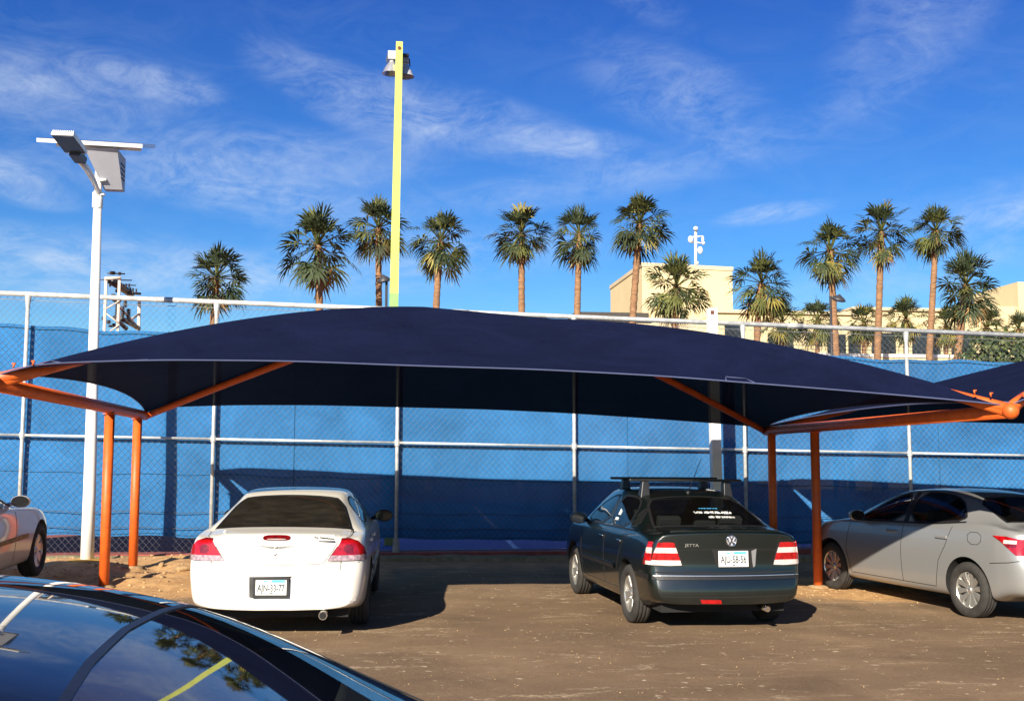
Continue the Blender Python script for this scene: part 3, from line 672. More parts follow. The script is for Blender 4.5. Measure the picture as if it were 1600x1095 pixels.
def insulator(u, v0, v1, Y, r):
    p, q = at(u,v0,Y), at(u,v1,Y); k = 7; prof = []
    for i in range(k): 
        h = lerp(q.z, p.z, i/k); dh = (p.z-q.z)/k; prof += [(r*0.45,h),(r,h+dh*0.35),(r*0.45,h+dh*0.8)]
    b = MB(); b.lathe(prof, 10, Matrix.Translation((p.x,Y,0))); par(b.build('insulator', 'insul'), sb)
for u,v0,v1,r in ((183,472,493,.09),(192,478,497,.11),(201,482,500,.12),(196,468,480,.1),(204,449,457,.05),(208,450,459,.05),(213,451,459,.05),(192,443,449,.05),(197,443,449,.05),(202,443,449,.05),(176,424,429,.12),(187,425,430,.07),(172,443,448,.06),(182,452,457,.06),(170,500,506,.1),(178,505,511,.1),(161,495,500,.07),(173,508,511,.1)):
    insulator(u, v0, v1, Y0+0.6, r)

# ------------------------------------------------------------------ palms
rng = random.Random(5)
MT['palm0'] = M('palm_green', (0.024, 0.038, 0.011), 0.7, var=0.35, scale=1.5)
MT['palm1'] = M('palm_olive', (0.085, 0.095, 0.020), 0.7, var=0.3, scale=1.5)
MT['palm2'] = M('palm_yellow', (0.21, 0.175, 0.035), 0.55, var=0.3, scale=1.5)
MT['palm3'] = M('palm_dead', (0.22, 0.13, 0.05), 0.8, var=0.35, scale=1.5)
MT['trunk'] = M('palm_trunk', (0.30, 0.165, 0.08), 0.9, scale=3, stretch=(1,1,4), col2=(0.16, 0.085, 0.045), bump=0.6, bscale=8)
def crown_mesh(seed, nleaf=36, Rm=1.0, droop=1.0):
    r = random.Random(seed); b = MB()
    for i in range(nleaf):
        t = min(1.0, max(0.0, (i + r.uniform(-.6,.6))/nleaf))
        el = lerp(86, -72, t**0.92) + r.uniform(-17, 17)
        az = i*137.5 + r.uniform(-34, 34)
        e, a = R(el), R(az)
        d = Vector((math.cos(e)*math.cos(a), math.cos(e)*math.sin(a), math.sin(e)))
        pet = Rm*r.uniform(0.34, 0.64) * (0.80 if el > 50 else 1)
        fl = Rm*r.uniform(0.40, 0.56)
        side = d.cross(Vector((0,0,1))); side = side.normalized() if side.length > 0.05 else Vector((1,0,0))
        side = (side + Vector((0,0,r.uniform(-.8,.8)))).normalized(); side = (side - d*side.dot(d)).normalized()
        nrm = side.cross(d).normalized()
        mi = 0; q = r.random()
        if t > 0.93: mi = 3 if q < 0.55 else 2
        elif t > 0.60: mi = 2 if q < 0.11 else (1 if q < 0.48 else 0)
        elif q < 0.24: mi = 1
        elif q < 0.255: mi = 2
        hub = d*pet - Vector((0,0,1))*0.10*pet*math.cos(e)
        d = (d - Vector((0,0,1))*r.uniform(0.15, 0.55)*math.cos(e)*droop).normalized()   # the blade nods on its stalk
        side = (side - d*side.dot(d)).normalized(); nrm = side.cross(d).normalized()
        b.add([side*0.025, hub+side*0.018, hub-side*0.018, -side*0.025], [(0,1,2,3)], 1 if mi < 2 else mi)
        ns = 13; sp = R(r.uniform(66, 92)); dr = droop*(0.18 + 0.32*math.cos(e)) * r.uniform(0.6, 1.4); cup = r.uniform(0.05, 0.3)
        for k in range(ns):
            th = lerp(-sp, sp, k/(ns-1)) + r.uniform(-.05,.05); ta = abs(th)/sp
            dd = (d*math.cos(th) + side*math.sin(th)); ln_ = fl*(1 - 0.28*ta**1.6)*r.uniform(0.80, 1.14)
            wv = nrm.cross(dd).normalized(); fold = nrm*(0.018 if k % 2 else -0.018)*Rm
            p1 = hub + dd*ln_*0.52 + nrm*cup*fl*ta*ta + fold - Vector((0,0,1))*dr*0.08*ln_
            p2 = hub + dd*ln_*0.80 + nrm*cup*fl*ta*ta - Vector((0,0,1))*dr*0.34*ln_
            p3 = hub + dd*ln_*1.0 + nrm*cup*fl*ta*ta - Vector((0,0,1))*dr*r.uniform(.6,1.05)*ln_ + Vector((r.uniform(-.04,.04), r.uniform(-.04,.04), 0))
            w1 = ln_*0.52*sp/ns*1.05; w2 = w1*0.50
            b.add([hub, p1-wv*w1, p1+wv*w1, p2-wv*w2, p2+wv*w2, p3], [(0,1,2),(1,3,4,2),(3,5,4)], mi)
    for i in range(26):                                    # old leaf bases round the bud
        a = r.uniform(0, 6.28); z = -r.uniform(0.0, 0.42); p = Vector((math.cos(a)*0.05, math.sin(a)*0.05, z))
        o_ = Vector((math.cos(a)*.15, math.sin(a)*.15, r.uniform(-.05,.18)))
        w_ = Vector((-math.sin(a), math.cos(a), 0))*.03
        b.add([p-w_, p+o_-w_*.5, p+o_+w_*.5, p+w_], [(0,1,2,3)], 3)
    return b
CROWNS = []
def palm(u, v, r_px, ub, vb, Y, label, var, group, skirt=0.0, dark=False):
    """u,v crown centre; ub,vb a point on the trunk lower down"""
    c = at(u, v, Y); lo = at(ub, vb, Y); Rm = r_px/F_PX*Y*1.0
    sl = (lo.x - c.x)/max(0.5, c.z - lo.z)
    base = Vector((lo.x + sl*lo.z*0.5, Y, 0.0))
    e = empty('palm_tree', base); tag(e, label, 'palm tree', group)
    top = c + Vector((0, 0, -0.10*Rm))
    b = MB(); pts = []; rad = []
    k = 60; w0 = 0.068*Rm + 0.07; jr = random.Random(int(u))
    for i in range(k+1):
        t = i/k; z = lerp(0, top.z, t)
        if z < lo.z: x = lerp(base.x, lo.x, z/lo.z)
        else: x = lerp(lo.x, top.x, (z-lo.z)/max(.1, top.z-lo.z))
        pts.append((x, Y, z)); rad.append(w0*(1.25 - 0.35*t + (0.35*max(0, 0.12-t)/0.12) + (0.10 if i % 2 else 0) + jr.uniform(-.05, .05)))
    b.tube(pts, rad, 10); par(b.build('trunk', 'trunk'), e)
    while len(CROWNS) <= var: CROWNS.append(None)
    if CROWNS[var] is None:
        CROWNS[var] = crown_mesh(100+var*7, 46 + 4*(var % 3), 1.0, 0.55 + 0.12*(var % 4)).build('crown', ['palm0','palm1','palm2','palm3'])
        o = CROWNS[var]
    else:
        o = CROWNS[var].copy(); COL.objects.link(o); o.parent = None
    o.name = 'crown'
    o.matrix_parent_inverse = Matrix.Identity(4); o.parent = e
    o.location = top - base; s = Rm*1.24; o.scale = (s, s, s*(1.08 + 0.06*math.sin(u))); o.rotation_euler = (0, 0, (u*1.7) % 6.28)
G1 = 'tall fan palms in a row beyond the fence'
PALMS = [
 (338, 428, 50, 334, 495, 60, 'fan palm nearest the white lamp post, its lowest fronds hanging to the fence rail', 0),
 (497, 378, 56, 499, 470, 62, 'broad fan palm between the leftmost palm and the yellow pole', 1),
 (591, 352, 46, 592, 470, 66, 'fan palm half hidden behind the yellow floodlight pole', 2),
 (688, 372, 49, 682, 470, 64, 'fan palm just right of the yellow floodlight pole', 3),
 (815, 360, 46, 815, 480, 66, 'left one of the three tall palms left of the cream block', 4),
 (905, 362, 45, 902, 480, 66, 'middle one of the three tall palms left of the cream block', 0),
 (999, 346, 48, 989, 490, 64, 'tall palm with leaning bare trunk crossing the left wall of the cream block', 2),
 (1057, 443, 49, 1055, 497, 58, 'short palm directly before the cream block under the antenna mast', 5),
 (1190, 438, 48, 1184, 500, 60, 'bushy palm just right of the cream block', 1),
 (1297, 388, 48, 1306, 545, 62, 'palm with curved trunk above the disc street lamp', 3),
 (1377, 358, 47, 1371, 555, 64, 'tall palm with straight light trunk, left of the tallest right-hand pair', 4),
 (1463, 357, 43, 1452, 555, 64, 'tall palm with straight light trunk, right of the tallest right-hand pair', 5),
 (1509, 440, 53, 1497, 550, 56, 'wide low palm nearest the right edge above the hedge', 0)]
for u, v, r_, ub, vb, Y, lab, var in PALMS: palm(u, v, r_, ub, vb, Y, lab, var, G1)
G2 = 'small palms along the pale building'
for u, v, r_, ub, vb, Y, lab, var in [
 (1222, 500, 36, 1222, 545, 78, 'small palm left of the disc lamp, half behind the bushy palm', 2),
 (1277, 497, 36, 1277, 550, 80, 'small palm touching the disc street lamp pole', 3),
 (1350, 502, 32, 1350, 550, 82, 'small round palm between disc lamp and light straight trunk', 4),
 (1416, 495, 34, 1416, 560, 82, 'small palm between the two straight light trunks', 5),
 (1478, 505, 30, 1478, 550, 80, 'small palm left of the wide low palm', 1),
 (1541, 508, 31, 1541, 550, 82, 'small palm right of the wide low palm', 2),
 (1592, 512, 28, 1592, 550, 84, 'small palm cut by the right edge of the photo', 3)]:
    palm(u, v, r_, ub, vb, Y, lab, var, G2)

# ------------------------------------------------------------------ buildings
def window(parent, x0, x1, z0, z1, y, frame='roofdark'):
    b = MB(); b.box((x0, y-0.04, z0), (x1, y+0.3, z1)); f = par(b.build('window', 'shadeglass'), parent)
    return f
YB1 = 95
p0, p1 = at(1003, 412, YB1), at(1144, 419, YB1)
bl = empty('building_block', ((p0.x+p1.x)/2, YB1, 0)); tag(bl, 'tall plain cream building block with antenna mast on its roof', 'building')
b = MB(); b.add([(p0.x,YB1,0),(p1.x,YB1,0),(p1.x,YB1,p1.z),(p0.x,YB1,p0.z),(p0.x,YB1+13,0),(p1.x,YB1+13,0),(p1.x,YB1+13,p1.z),(p0.x,YB1+13,p0.z)],
      [(0,1,2,3),(1,5,6,2),(5,4,7,6),(4,0,3,7),(3,2,6,7)]); par(b.build('wall', 'cream'), bl)
b = MB(); b.add([(p0.x-.08,YB1-.08,p0.z-.25),(p1.x+.08,YB1-.08,p1.z-.25),(p1.x+.08,YB1-.08,p1.z+.1),(p0.x-.08,YB1-.08,p0.z+.1),(p0.x-.08,YB1+13.1,p0.z-.25),(p1.x+.08,YB1+13.1,p1.z-.25),(p1.x+.08,YB1+13.1,p1.z+.1),(p0.x-.08,YB1+13.1,p0.z+.1)],
      [(0,1,2,3),(1,5,6,2),(5,4,7,6),(4,0,3,7),(3,2,6,7)]); par(b.build('parapet', 'cream2'), bl)
# antenna mast
am = at(1087, 416, YB1+3); at_ = at(1087, 356, YB1+3)
an = empty('antenna_mast', am); tag(an, 'white antenna mast with dishes on the cream block roof', 'antenna')
b = MB(); b.tube([am, at_], 0.13, 8); b.tube([at(1077,371,YB1+3), at(1098,369,YB1+3)], 0.07, 6); b.tube([at(1077,378,YB1+3), at(1097,380,YB1+3)], 0.07, 6); par(b.build('mast', 'white'), an)
for (u, v, ru, rv) in ((1087, 357, 4, 3.5), (1079, 374, 4.5, 6), (1098, 374, 2, 6), (1099, 380, 2.6, 3), (1094, 391, 4.5, 6.5), (1089, 411, 3, 3)):
    c = at(u, v, YB1+2.7); k = YB1/F_PX
    b = MB(); b.sphere(c, 1.0, 0, 14, (ru*k, 0.25, rv*k)); par(b.build('dish', 'white'), an)
# lower wing left of it, with a dark roof edge
q0, q1 = at(908, 490, 92), at(1150, 484, 92)
lw = empty('low_building', ((q0.x+q1.x)/2, 92, 0)); tag(lw, 'low cream wing with dark roof edge in front of the tall cream block', 'building')
b = MB(); b.box((q0.x, 92, 0), (q1.x, 94.9, q0.z-0.3)); par(b.build('wall', 'cream2'), lw)
b = MB(); b.box((q0.x-0.6, 91.2, q0.z-0.3), (at(1010,486,92).x, 94.95, q0.z+0.05)); par(b.build('roof_edge', 'roofdark'), lw)
# long terrace building on the right
YT = 90
t0, t1, t2 = at(1118, 488, YT), at(1330, 490, YT), at(1548, 478, YT)
tb = empty('terrace_building', (t1.x, YT, 0)); tag(tb, 'long pale building with dark terrace openings and corner tower behind the small palms', 'building')
b = MB(); b.box((t0.x, YT, 0), (t1.x, YT+10, t0.z)); b.box((t1.x, YT+0.05, 0), (t2.x, YT+10, t1.z+0.35)); b.box((t2.x, YT+0.1, 0), (t2.x+16, YT+10, t2.z)); par(b.build('wall', 'cream'), tb)
b = MB(); tw = at(1588, 441, YT); b.box((tw.x, YT-0.2, 0), (tw.x+8, YT+7, tw.z)); par(b.build('tower', 'cream'), tb)
b = MB(); b.box((t0.x-.2, YT-0.25, t0.z-0.05), (t1.x, YT+2, t0.z+0.22)); b.box((t1.x, YT-0.2, t1.z+0.3), (t2.x+.1, YT+2, t1.z+0.55)); par(b.build('cornice', 'cream2'), tb)
for u0, u1, v0, v1 in ((1132,1158,507,530),(1200,1240,520,548),(1292,1322,522,552),(1325,1345,524,552),(1362,1400,520,552),(1425,1470,520,556),(1486,1520,520,556)):
    a_, c_ = at(u0, v0, YT-.02), at(u1, v1, YT-.02); window(tb, a_.x, c_.x, c_.z, a_.z, YT)
wl = empty('terrace_wall', (at(1380, 560, 70).x, 70, 0)); tag(wl, 'low cream terrace wall with pale coping and dark railing behind the fence', 'wall')
a_, c_ = at(1235, 553, 70), at(1512, 553, 70)
b = MB(); b.box((a_.x, 70, 0), (c_.x, 70.4, a_.z-0.12)); par(b.build('wall_body', 'cream'), wl)
b = MB(); b.box((a_.x-.1, 69.9, a_.z-0.12), (c_.x+.1, 70.5, a_.z+0.08)); par(b.build('coping', 'white'), wl)
b = MB(); rz_ = at(1300, 540, 70.2).z
for zz_ in (rz_, rz_-0.25): b.tube([(a_.x, 70.2, zz_), (c_.x, 70.2, zz_)], 0.02, 5)
for i in range(40): b.tube([(lerp(a_.x, c_.x, i/39), 70.2, a_.z+0.05), (lerp(a_.x, c_.x, i/39), 70.2, rz_)], 0.015, 4)
par(b.build('railing', 'dark'), wl)

# hedge and shrubs: leaf clumps
MT['leaf0'] = M('hedge_dark', (0.022, 0.045, 0.010), 0.6, var=0.4, scale=2)
MT['leaf1'] = M('hedge_light', (0.085, 0.105, 0.025), 0.6, var=0.4, scale=2)
def bush(name, lo, hi, n, leaf, label, cat, seed, group=None):
    r = random.Random(seed); b = MB()
    lo, hi = Vector(lo), Vector(hi); c = (lo+hi)/2
    s0 = (hi.z-lo.z)*0.26
    lumps = [Vector((r.uniform(lo.x+s0*.6, max(lo.x+s0+.01, hi.x-s0*.6)), r.uniform(lo.y, hi.y), r.uniform(lerp(lo.z, hi.z, .3), hi.z-s0*.8))) for _ in range(max(5, n//160))]
    for i in range(n):
        l = r.choice(lumps); s = (hi.z-lo.z)*0.26
        d = Vector((r.gauss(0,1), r.gauss(0,1), r.gauss(0,1))).normalized()
        p = l + d*s*r.uniform(0.6, 1.05)
        if p.z < lo.z: p.z = lo.z + r.random()*s
        a = Vector((r.gauss(0,1), r.gauss(0,1), r.gauss(0,1))).normalized(); t = d.cross(a).normalized(); u_ = (t.cross(d)+d*0.5).normalized()
        lf = leaf*r.uniform(.6,1.4)
        b.add([p-t*lf*.5, p+u_*lf*.3, p+t*lf*.5, p-u_*lf*.7], [(0,1,2,3)], 0 if r.random() < .6 else 1)
    e = empty(name, (c.x, c.y, 0)); tag(e, label, cat, group)
    par(b.build('foliage', ['leaf0','leaf1']), e)
    st = MB()
    for k in range(6):
        x = lerp(lo.x, hi.x, (k+.5)/6); st.tube([(x, c.y, 0), (x+0.1, c.y, lerp(lo.z, hi.z, .6))], [0.05, 0.02], 5)
    par(st.build('stem', 'trunk'), e)
h0_, h1_ = at(1500, 566, 46), at(1640, 515, 46)
bush('hedge', (h0_.x, 45.2, 0.2), (h1_.x, 47.2, h1_.z), 22000, 0.14, 'dense dark green hedge behind the fence at right edge', 'hedge', 3)
h0_, h1_ = at(1424, 560, 68), at(1448, 540, 68)
bush('shrub', (h0_.x, 67.6, 0.2), (h1_.x, 69.0, h1_.z), 900, 0.2, 'small dark shrub at the terrace railing', 'shrub', 4)
h0_, h1_ = at(-10, 560, 30), at(64, 511, 30)
bush('shrub', (h0_.x, 29.6, 0.2), (h1_.x, 30.6, h1_.z), 1200, 0.13, 'shrub whose tips show above the blue cloth at far left', 'shrub', 6)
# rocks on the dirt bank
for i, (x, y, s) in enumerate([(-2.55, 16.6, .075), (-2.2, 17.2, .06), (-2.75, 16.2, .035), (-2.0, 16.8, .04), (-2.3, 16.1, .035), (-3.0, 17.6, .05), (-1.9, 17.9, .06)]):
    b = MB(); r = random.Random(i)
    prof = lambda a, e_: s*(0.75+0.5*r.random())
    vs = []
    bmr = bmesh.new(); bmesh.ops.create_icosphere(bmr, subdivisions=2, radius=1)
    for v in bmr.verts: v.co = Vector((v.co.x*1.5, v.co.y, v.co.z*0.75))*s*(0.75+0.5*vnoise(v.co.x*2+i*9, v.co.y*2+v.co.z*1.7, i))
    me = bpy.data.meshes.new('rock'); bmr.to_mesh(me); bmr.free(); me.materials.append(MT['rock'])
    o = link('rock', me); o.location = (x, y, gz(x, y)+s*0.25); o.rotation_euler = (0.2*i, 0, i)
    tag(o, ['largest stone on the dirt bank near the orange posts','flat stone behind the largest one on the dirt bank','small stone left of the largest one','small stone right of the largest one on the dirt bank','small stone nearest the white car bumper','stone by the foot of the far orange post','stone on the bank close to the kerb'][i], 'stone', 'stones on the dirt bank')

# ------------------------------------------------------------------ cars (local axes: x forward from the rear bumper, y left, z up)
MT['paint_white'] = paint('white_car_paint', (0.80, 0.77, 0.70), 0.4, dust=0.10)
MT['paint_green'] = paint('dark_green_paint', (0.0028, 0.0062, 0.0060), 0.28, dust=0.035, dustcol=(0.12, 0.09, 0.06))
MT['paint_silver'] = paint('silver_grey_paint', (0.275, 0.28, 0.285), 0.36, metal=0.35, dust=0.12)
MT['paint_pearl'] = paint('pearl_paint', (0.60, 0.575, 0.55), 0.38, metal=0.1, dust=0.14)
MT['paint_navy'] = paint('navy_car_paint', (0.004, 0.008, 0.032), 0.3, dust=0.02, coat=0.5)

def chaikin(pts, n=2, sharp=()):
    for _ in range(n):
        q = []
        for i in range(len(pts)):
            a, b_ = pts[i], pts[(i+1) % len(pts)]
            q += [(a[0]*.75+b_[0]*.25, a[1]*.75+b_[1]*.25), (a[0]*.25+b_[0]*.75, a[1]*.25+b_[1]*.75)]
        pts = q
    return pts
class Car:
    def __init__(s, name, label, x, y, head, spec, z=None, group='parked cars'):
        s.sp = spec; L = spec['L']; ax = spec['axles']
        fx = (math.sin(head), math.cos(head)); ly = (-math.cos(head), math.sin(head))
        G = lambda u, v: gz(x + fx[0]*u + ly[0]*v, y + fx[1]*u + ly[1]*v)
        zr = (G(ax[0], .7)+G(ax[0], -.7))/2; zf = (G(ax[1], .7)+G(ax[1], -.7))/2
        pit = math.atan2(zf-zr, ax[1]-ax[0]) if z is None else 0.0
        rol = math.atan2((G(ax[0], .7)-G(ax[0], -.7)), 1.4)*0.5 if z is None else 0
        z0 = (zr - math.tan(pit)*ax[0]) if z is None else z
        s.root = empty(name, (x, y, z0), (rol, -pit, math.pi/2 - head)); tag(s.root, label, 'car', group)
        s.name = name; s.body()
    def sec(s, x):
        sp = s.sp; W, zb, bt, tp, wr = (sp[k](x) for k in ('W', 'bot', 'belt', 'top', 'wr'))
        h = bt - zb; cr = sp.get('crown', 0.035)
        zr = max(bt + 0.004, tp - cr); sh = min(0.93*W, max(wr + 0.01, 0.93*W))
        gh = zr - bt
        pts = [(0, zb), (.55*W, zb), (.86*W, zb+.012), (.945*W, zb+.06), (.972*W, zb+.22*h), (W, zb+.52*h), (.998*W, zb+.70*h), (.982*W, zb+.86*h), (.955*W, bt-.012), (sh-.012, bt+min(.014, gh*.5))]
        for t in (.25, .5, .75, .93):
            bul = 0.035*math.sin(math.pi*t)*min(1, gh/.3)
            pts.append((lerp(sh-.012, wr, t)+bul, lerp(bt+min(.014, gh*.5), zr-.004, t)))
        pts += [(wr*.965, zr+.25*(tp-zr)), (wr*.82, zr+.62*(tp-zr)), (wr*.5, zr+.9*(tp-zr)), (0, tp)]
        return pts
    def body(s):
        sp = s.sp; L = sp['L']
        xs = sorted(set([0, .015, .04, .08, .13, .20, .30, .42, .55, .68] + list(np.linspace(.8, L-.8, int((L-1.6)/.13))) + [L-.65, L-.5, L-.38, L-.28, L-.19, L-.12, L-.06, L-.02, L] + sp.get('knots', [])))
        rp, fp = sp['rear'], sp['front']
        vs, fs = [], []; n = None
        rings = []
        for x in xs:
            h = s.sec(x); full = h + [(-a, b_) for a, b_ in reversed(h[1:-1])]; n = len(full)
            ring = []
            for a, b_ in full:
                fr = max(0, 1 - x/.75)**1.5; ff = max(0, 1-(L-x)/.75)**1.5
                xx = x + fr*(rp(b_) + sp.get('rbow', .10)*(a/.85)**2*(1 if True else 0)) - ff*(fp(b_) + sp.get('fbow', .16)*(a/.85)**2)
                ring.append(len(vs)); vs.append((xx, a, b_))
            rings.append(ring)
        for r0, r1 in zip(rings, rings[1:]):
            for j in range(n): fs.append((r0[j], r0[(j+1)%n], r1[(j+1)%n], r1[j]))
        def cap(ring, x, rear):                              # rows across: strips between left and right halves
            half = len(s.sec(x)); right = ring[:half]; left = [ring[0]] + list(reversed(ring[half:])) + [ring[half-1]]
            m_ = 6; rows = []
            for j in range(half):
                if j in (0, half-1): rows.append(None); continue
                a, b_ = Vector(vs[right[j]]), Vector(vs[left[j]]); row = [right[j]]
                for k in range(1, m_):
                    p = a.lerp(b_, k/m_); yy = p.y
                    p.x = (x + rp(p.z) + sp.get('rbow', .10)*(yy/.85)**2) if rear else (x - fp(p.z) - sp.get('fbow', .16)*(yy/.85)**2)
                    row.append(len(vs)); vs.append(tuple(p))
                row.append(left[j]); rows.append(row)
            fl = []
            for j in range(1, half-2):
                for k in range(m_): fl.append((rows[j][k], rows[j][k+1], rows[j+1][k+1], rows[j+1][k]))
            for rr, ctr in ((rows[1], ring[0]), (rows[half-2], ring[half-1])):
                for k in range(m_): fl.append((rr[k], rr[k+1], ctr))
            fs.extend(fl)
        cap(rings[0], 0, True); cap(rings[-1], L, False)
        me = bpy.data.meshes.new('body'); me.from_pydata(vs, [], fs); me.update()
        bm = bmesh.new(); bm.from_mesh(me); bmesh.ops.remove_doubles(bm, verts=bm.verts, dist=1e-5); bmesh.ops.recalc_face_normals(bm, faces=bm.faces); bm.to_mesh(me); bm.free()
        me.polygons.foreach_set('use_smooth', [True]*len(me.polygons)); me.materials.append(MT[sp['paint']])
        o = bpy.data.objects.new('body', me); COL.objects.link(o)
        sub = o.modifiers.new('s', 'SUBSURF'); sub.levels = 2; sub.render_levels = 2
        dg = bpy.context.evaluated_depsgraph_get()
        m2 = bpy.data.meshes.new_from_object(o.evaluated_get(dg)); o.modifiers.clear(); o.data = m2
        bm = bmesh.new(); bm.from_mesh(m2); s.bvh = BVHTree.FromBMesh(bm); bm.free()
        # wheel wells
        cut = MB()
        for ax in sp['axles']:
            for sg in (1, -1):
                mt_ = Matrix.Translation((ax, 0, sp['tr']+.012)) @ Matrix.Rotation(R(90), 4, 'X')
                ra = sp['tr'] + sp.get('arch', .055); W = sp['W'](ax)
                h0, h1 = (W-.27, W+.15) if sg < 0 else (-W-.15, -W+.27)
                cut.lathe([(0.001, h0), (ra, h0), (ra, h1), (0.001, h1)], 40, mt_, 0, False)
        c = cut.build('cutter', 'blackmatte')
        cm = bmesh.new(); cm.from_mesh(c.data); bmesh.ops.remove_doubles(cm, verts=cm.verts, dist=.0015); bmesh.ops.recalc_face_normals(cm, faces=cm.faces); cm.to_mesh(c.data); cm.free()
        m2.materials.append(MT['blackmatte'])
        for p in c.data.polygons: p.material_index = 0
        bo = o.modifiers.new('b', 'BOOLEAN'); bo.operation = 'DIFFERENCE'; bo.object = c; bo.solver = 'EXACT'; bo.material_mode = 'TRANSFER'
        dg = bpy.context.evaluated_depsgraph_get()
        m3 = bpy.data.meshes.new_from_object(o.evaluated_get(dg)); o.modifiers.clear(); o.data = m3; m3.name = 'body'
        m3.set_sharp_from_angle(angle=R(42))
        bpy.data.objects.remove(c)
        o.name = 'body'; o.parent = s.root; s.bo = o
    def hit(s, side, u, v):
        if side == 'L': o, d = Vector((u, 3, v)), Vector((0, -1, 0))
        elif side == 'R': o, d = Vector((u, -3, v)), Vector((0, 1, 0))
        elif side == 'B': o, d = Vector((-2, u, v)), Vector((1, 0, 0))
        elif side == 'F': o, d = Vector((s.sp['L']+2, u, v)), Vector((-1, 0, 0))
        else: o, d = Vector((u, v, 3)), Vector((0, 0, -1))
        h = s.bvh.ray_cast(o, d)
        if h[0] is None:
            q = o + d*(3 - s.sp['W'](2.0)*0.9 if side in 'LR' else 2.05)
            h = s.bvh.find_nearest(q)
        nn = h[1]
        if nn.dot(d) > 0: nn = -nn
        return h[0], nn
    def patch(s, name, side, pts, mat, off=.004, res=.06, skirt=True, parent=None, mats=None, fmat=None):
        bm = bmesh.new(); vv = [bm.verts.new((p[0], p[1], 0)) for p in pts]; bm.faces.new(vv)
        for ax in (0, 1):
            lo, hi = min(p[ax] for p in pts), max(p[ax] for p in pts); k = int((hi-lo)/res)
            for i in range(1, k+1):
                c = lo + (hi-lo)*i/(k+1); co = [0, 0, 0]; co[ax] = c; no = [0, 0, 0]; no[ax] = 1
                bmesh.ops.bisect_plane(bm, geom=bm.verts[:]+bm.edges[:]+bm.faces[:], plane_co=co, plane_no=no, dist=1e-5)
        uvc = {}
        if fmat:
            for f in bm.faces: c = f.calc_center_median(); f.material_index = fmat(c.x, c.y)
        nn = {}
        for v in bm.verts:
            p, q = s.hit(side, v.co.x, v.co.y); nn[v] = q; v.co = p + q*off
        for f in bm.faces: f.smooth = True
        bm.normal_update()
        if skirt:
            be = [e for e in bm.edges if e.is_boundary]
            r = bmesh.ops.extrude_edge_only(bm, edges=be)
            new = [g for g in r['geom'] if isinstance(g, bmesh.types.BMVert)]
            old = {}
            for e in be:
                for v in e.verts: old[v] = nn[v]
            for v in new:
                b_ = min(old, key=lambda q: (q.co-v.co).length_squared); v.co = v.co - old[b_]*(off+.012)
            for e in be: e.smooth = False
        bmesh.ops.recalc_face_normals(bm, faces=bm.faces)
        f0 = bm.faces[:][0]
        me = bpy.data.meshes.new(name); bm.to_mesh(me); bm.free()
        for mm in (mats or [mat]): me.materials.append(MT[mm] if isinstance(mm, str) else mm)
        return link(name, me, parent or s.root)
    def line(s, side, pts, wd, mat, name=None, off=.0025, into=None, closed=False):
        """a thin strip lying on the body along a polyline"""
        P = []
        pp = list(pts) + ([pts[0]] if closed else [])
        for a, b_ in zip(pp, pp[1:]):
            k = max(1, int(math.hypot(a[0]-b_[0], a[1]-b_[1])/.05))
            for i in range(k): P.append((lerp(a[0], b_[0], i/k), lerp(a[1], b_[1], i/k)))
        P.append(pp[-1])
        H = [s.hit(side, *p) for p in P]; vs = []
        for i, (p, n_) in enumerate(H):
            t = (H[min(i+1, len(H)-1)][0]-H[max(i-1, 0)][0])
            t = t.normalized() if t.length > 1e-6 else Vector((1, 0, 0)); b_ = n_.cross(t).normalized()*wd/2
            vs += [p+b_-n_*.004, p+b_+n_*off, p-b_+n_*off, p-b_-n_*.004]
        fs = []
        for i in range(len(H)-1):
            for j in range(3): fs.append((i*4+j, i*4+j+1, i*4+j+5, i*4+j+4))
        mb = into or MB(); mb.add(vs, fs, 0)
        if into is None: return mb.build(name or 'trim_strip', mat, s.root)
    def wheel(s, ax, sg, rim='five', tyre=True, steer=0.0):
        sp = s.sp; r = sp['tr']; W = sp['W'](ax)
        e = empty('wheel', (ax, sg*(W-.115), r)); e.parent = s.root; e.rotation_euler = (0, 0, steer)
        mt_ = Matrix.Rotation(R(-90*sg), 4, 'X')             # local z of the lathe points outwards
        b = MB(); rr = r*.665; tw = .10
        b.lathe([(rr-.01, -tw+.01), (rr+.01, -tw), (r-.03, -tw), (r-.008, -tw+.02), (r, -tw+.04), (r, -.045), (r-.007,-.043), (r-.007,-.037), (r,-.035), (r,-.003), (r-.007,-.002), (r-.007,.004), (r,.005), (r,.037), (r-.007,.039), (r-.007,.045), (r,.047), (r, tw-.035), (r-.010, tw-.015), (r-.035, tw), (rr+.03, tw+.004), (rr+.005, tw-.008), (rr-.008, tw-.02), (rr-.01, -tw+.01)], 48, mt_)
        b.build('tyre', 'rubber', e)
        b = MB()
        b.lathe([(rr-.008, -.06), (rr-.022, .0), (rr-.02, .06), (rr-.002, tw-.02), (rr+.004, tw-.012), (rr+.002, tw-.02)], 40, mt_)
        b.lathe([(0.001, -.05), (rr-.03, -.05)], 24, mt_, 1)
        b.lathe([(0.001, .068), (.028, .066), (.034, .055), (.06, .045), (.065, .0)], 20, mt_)
        ns = {'five': 5, 'ten': 10, 'cover': 7}[rim]
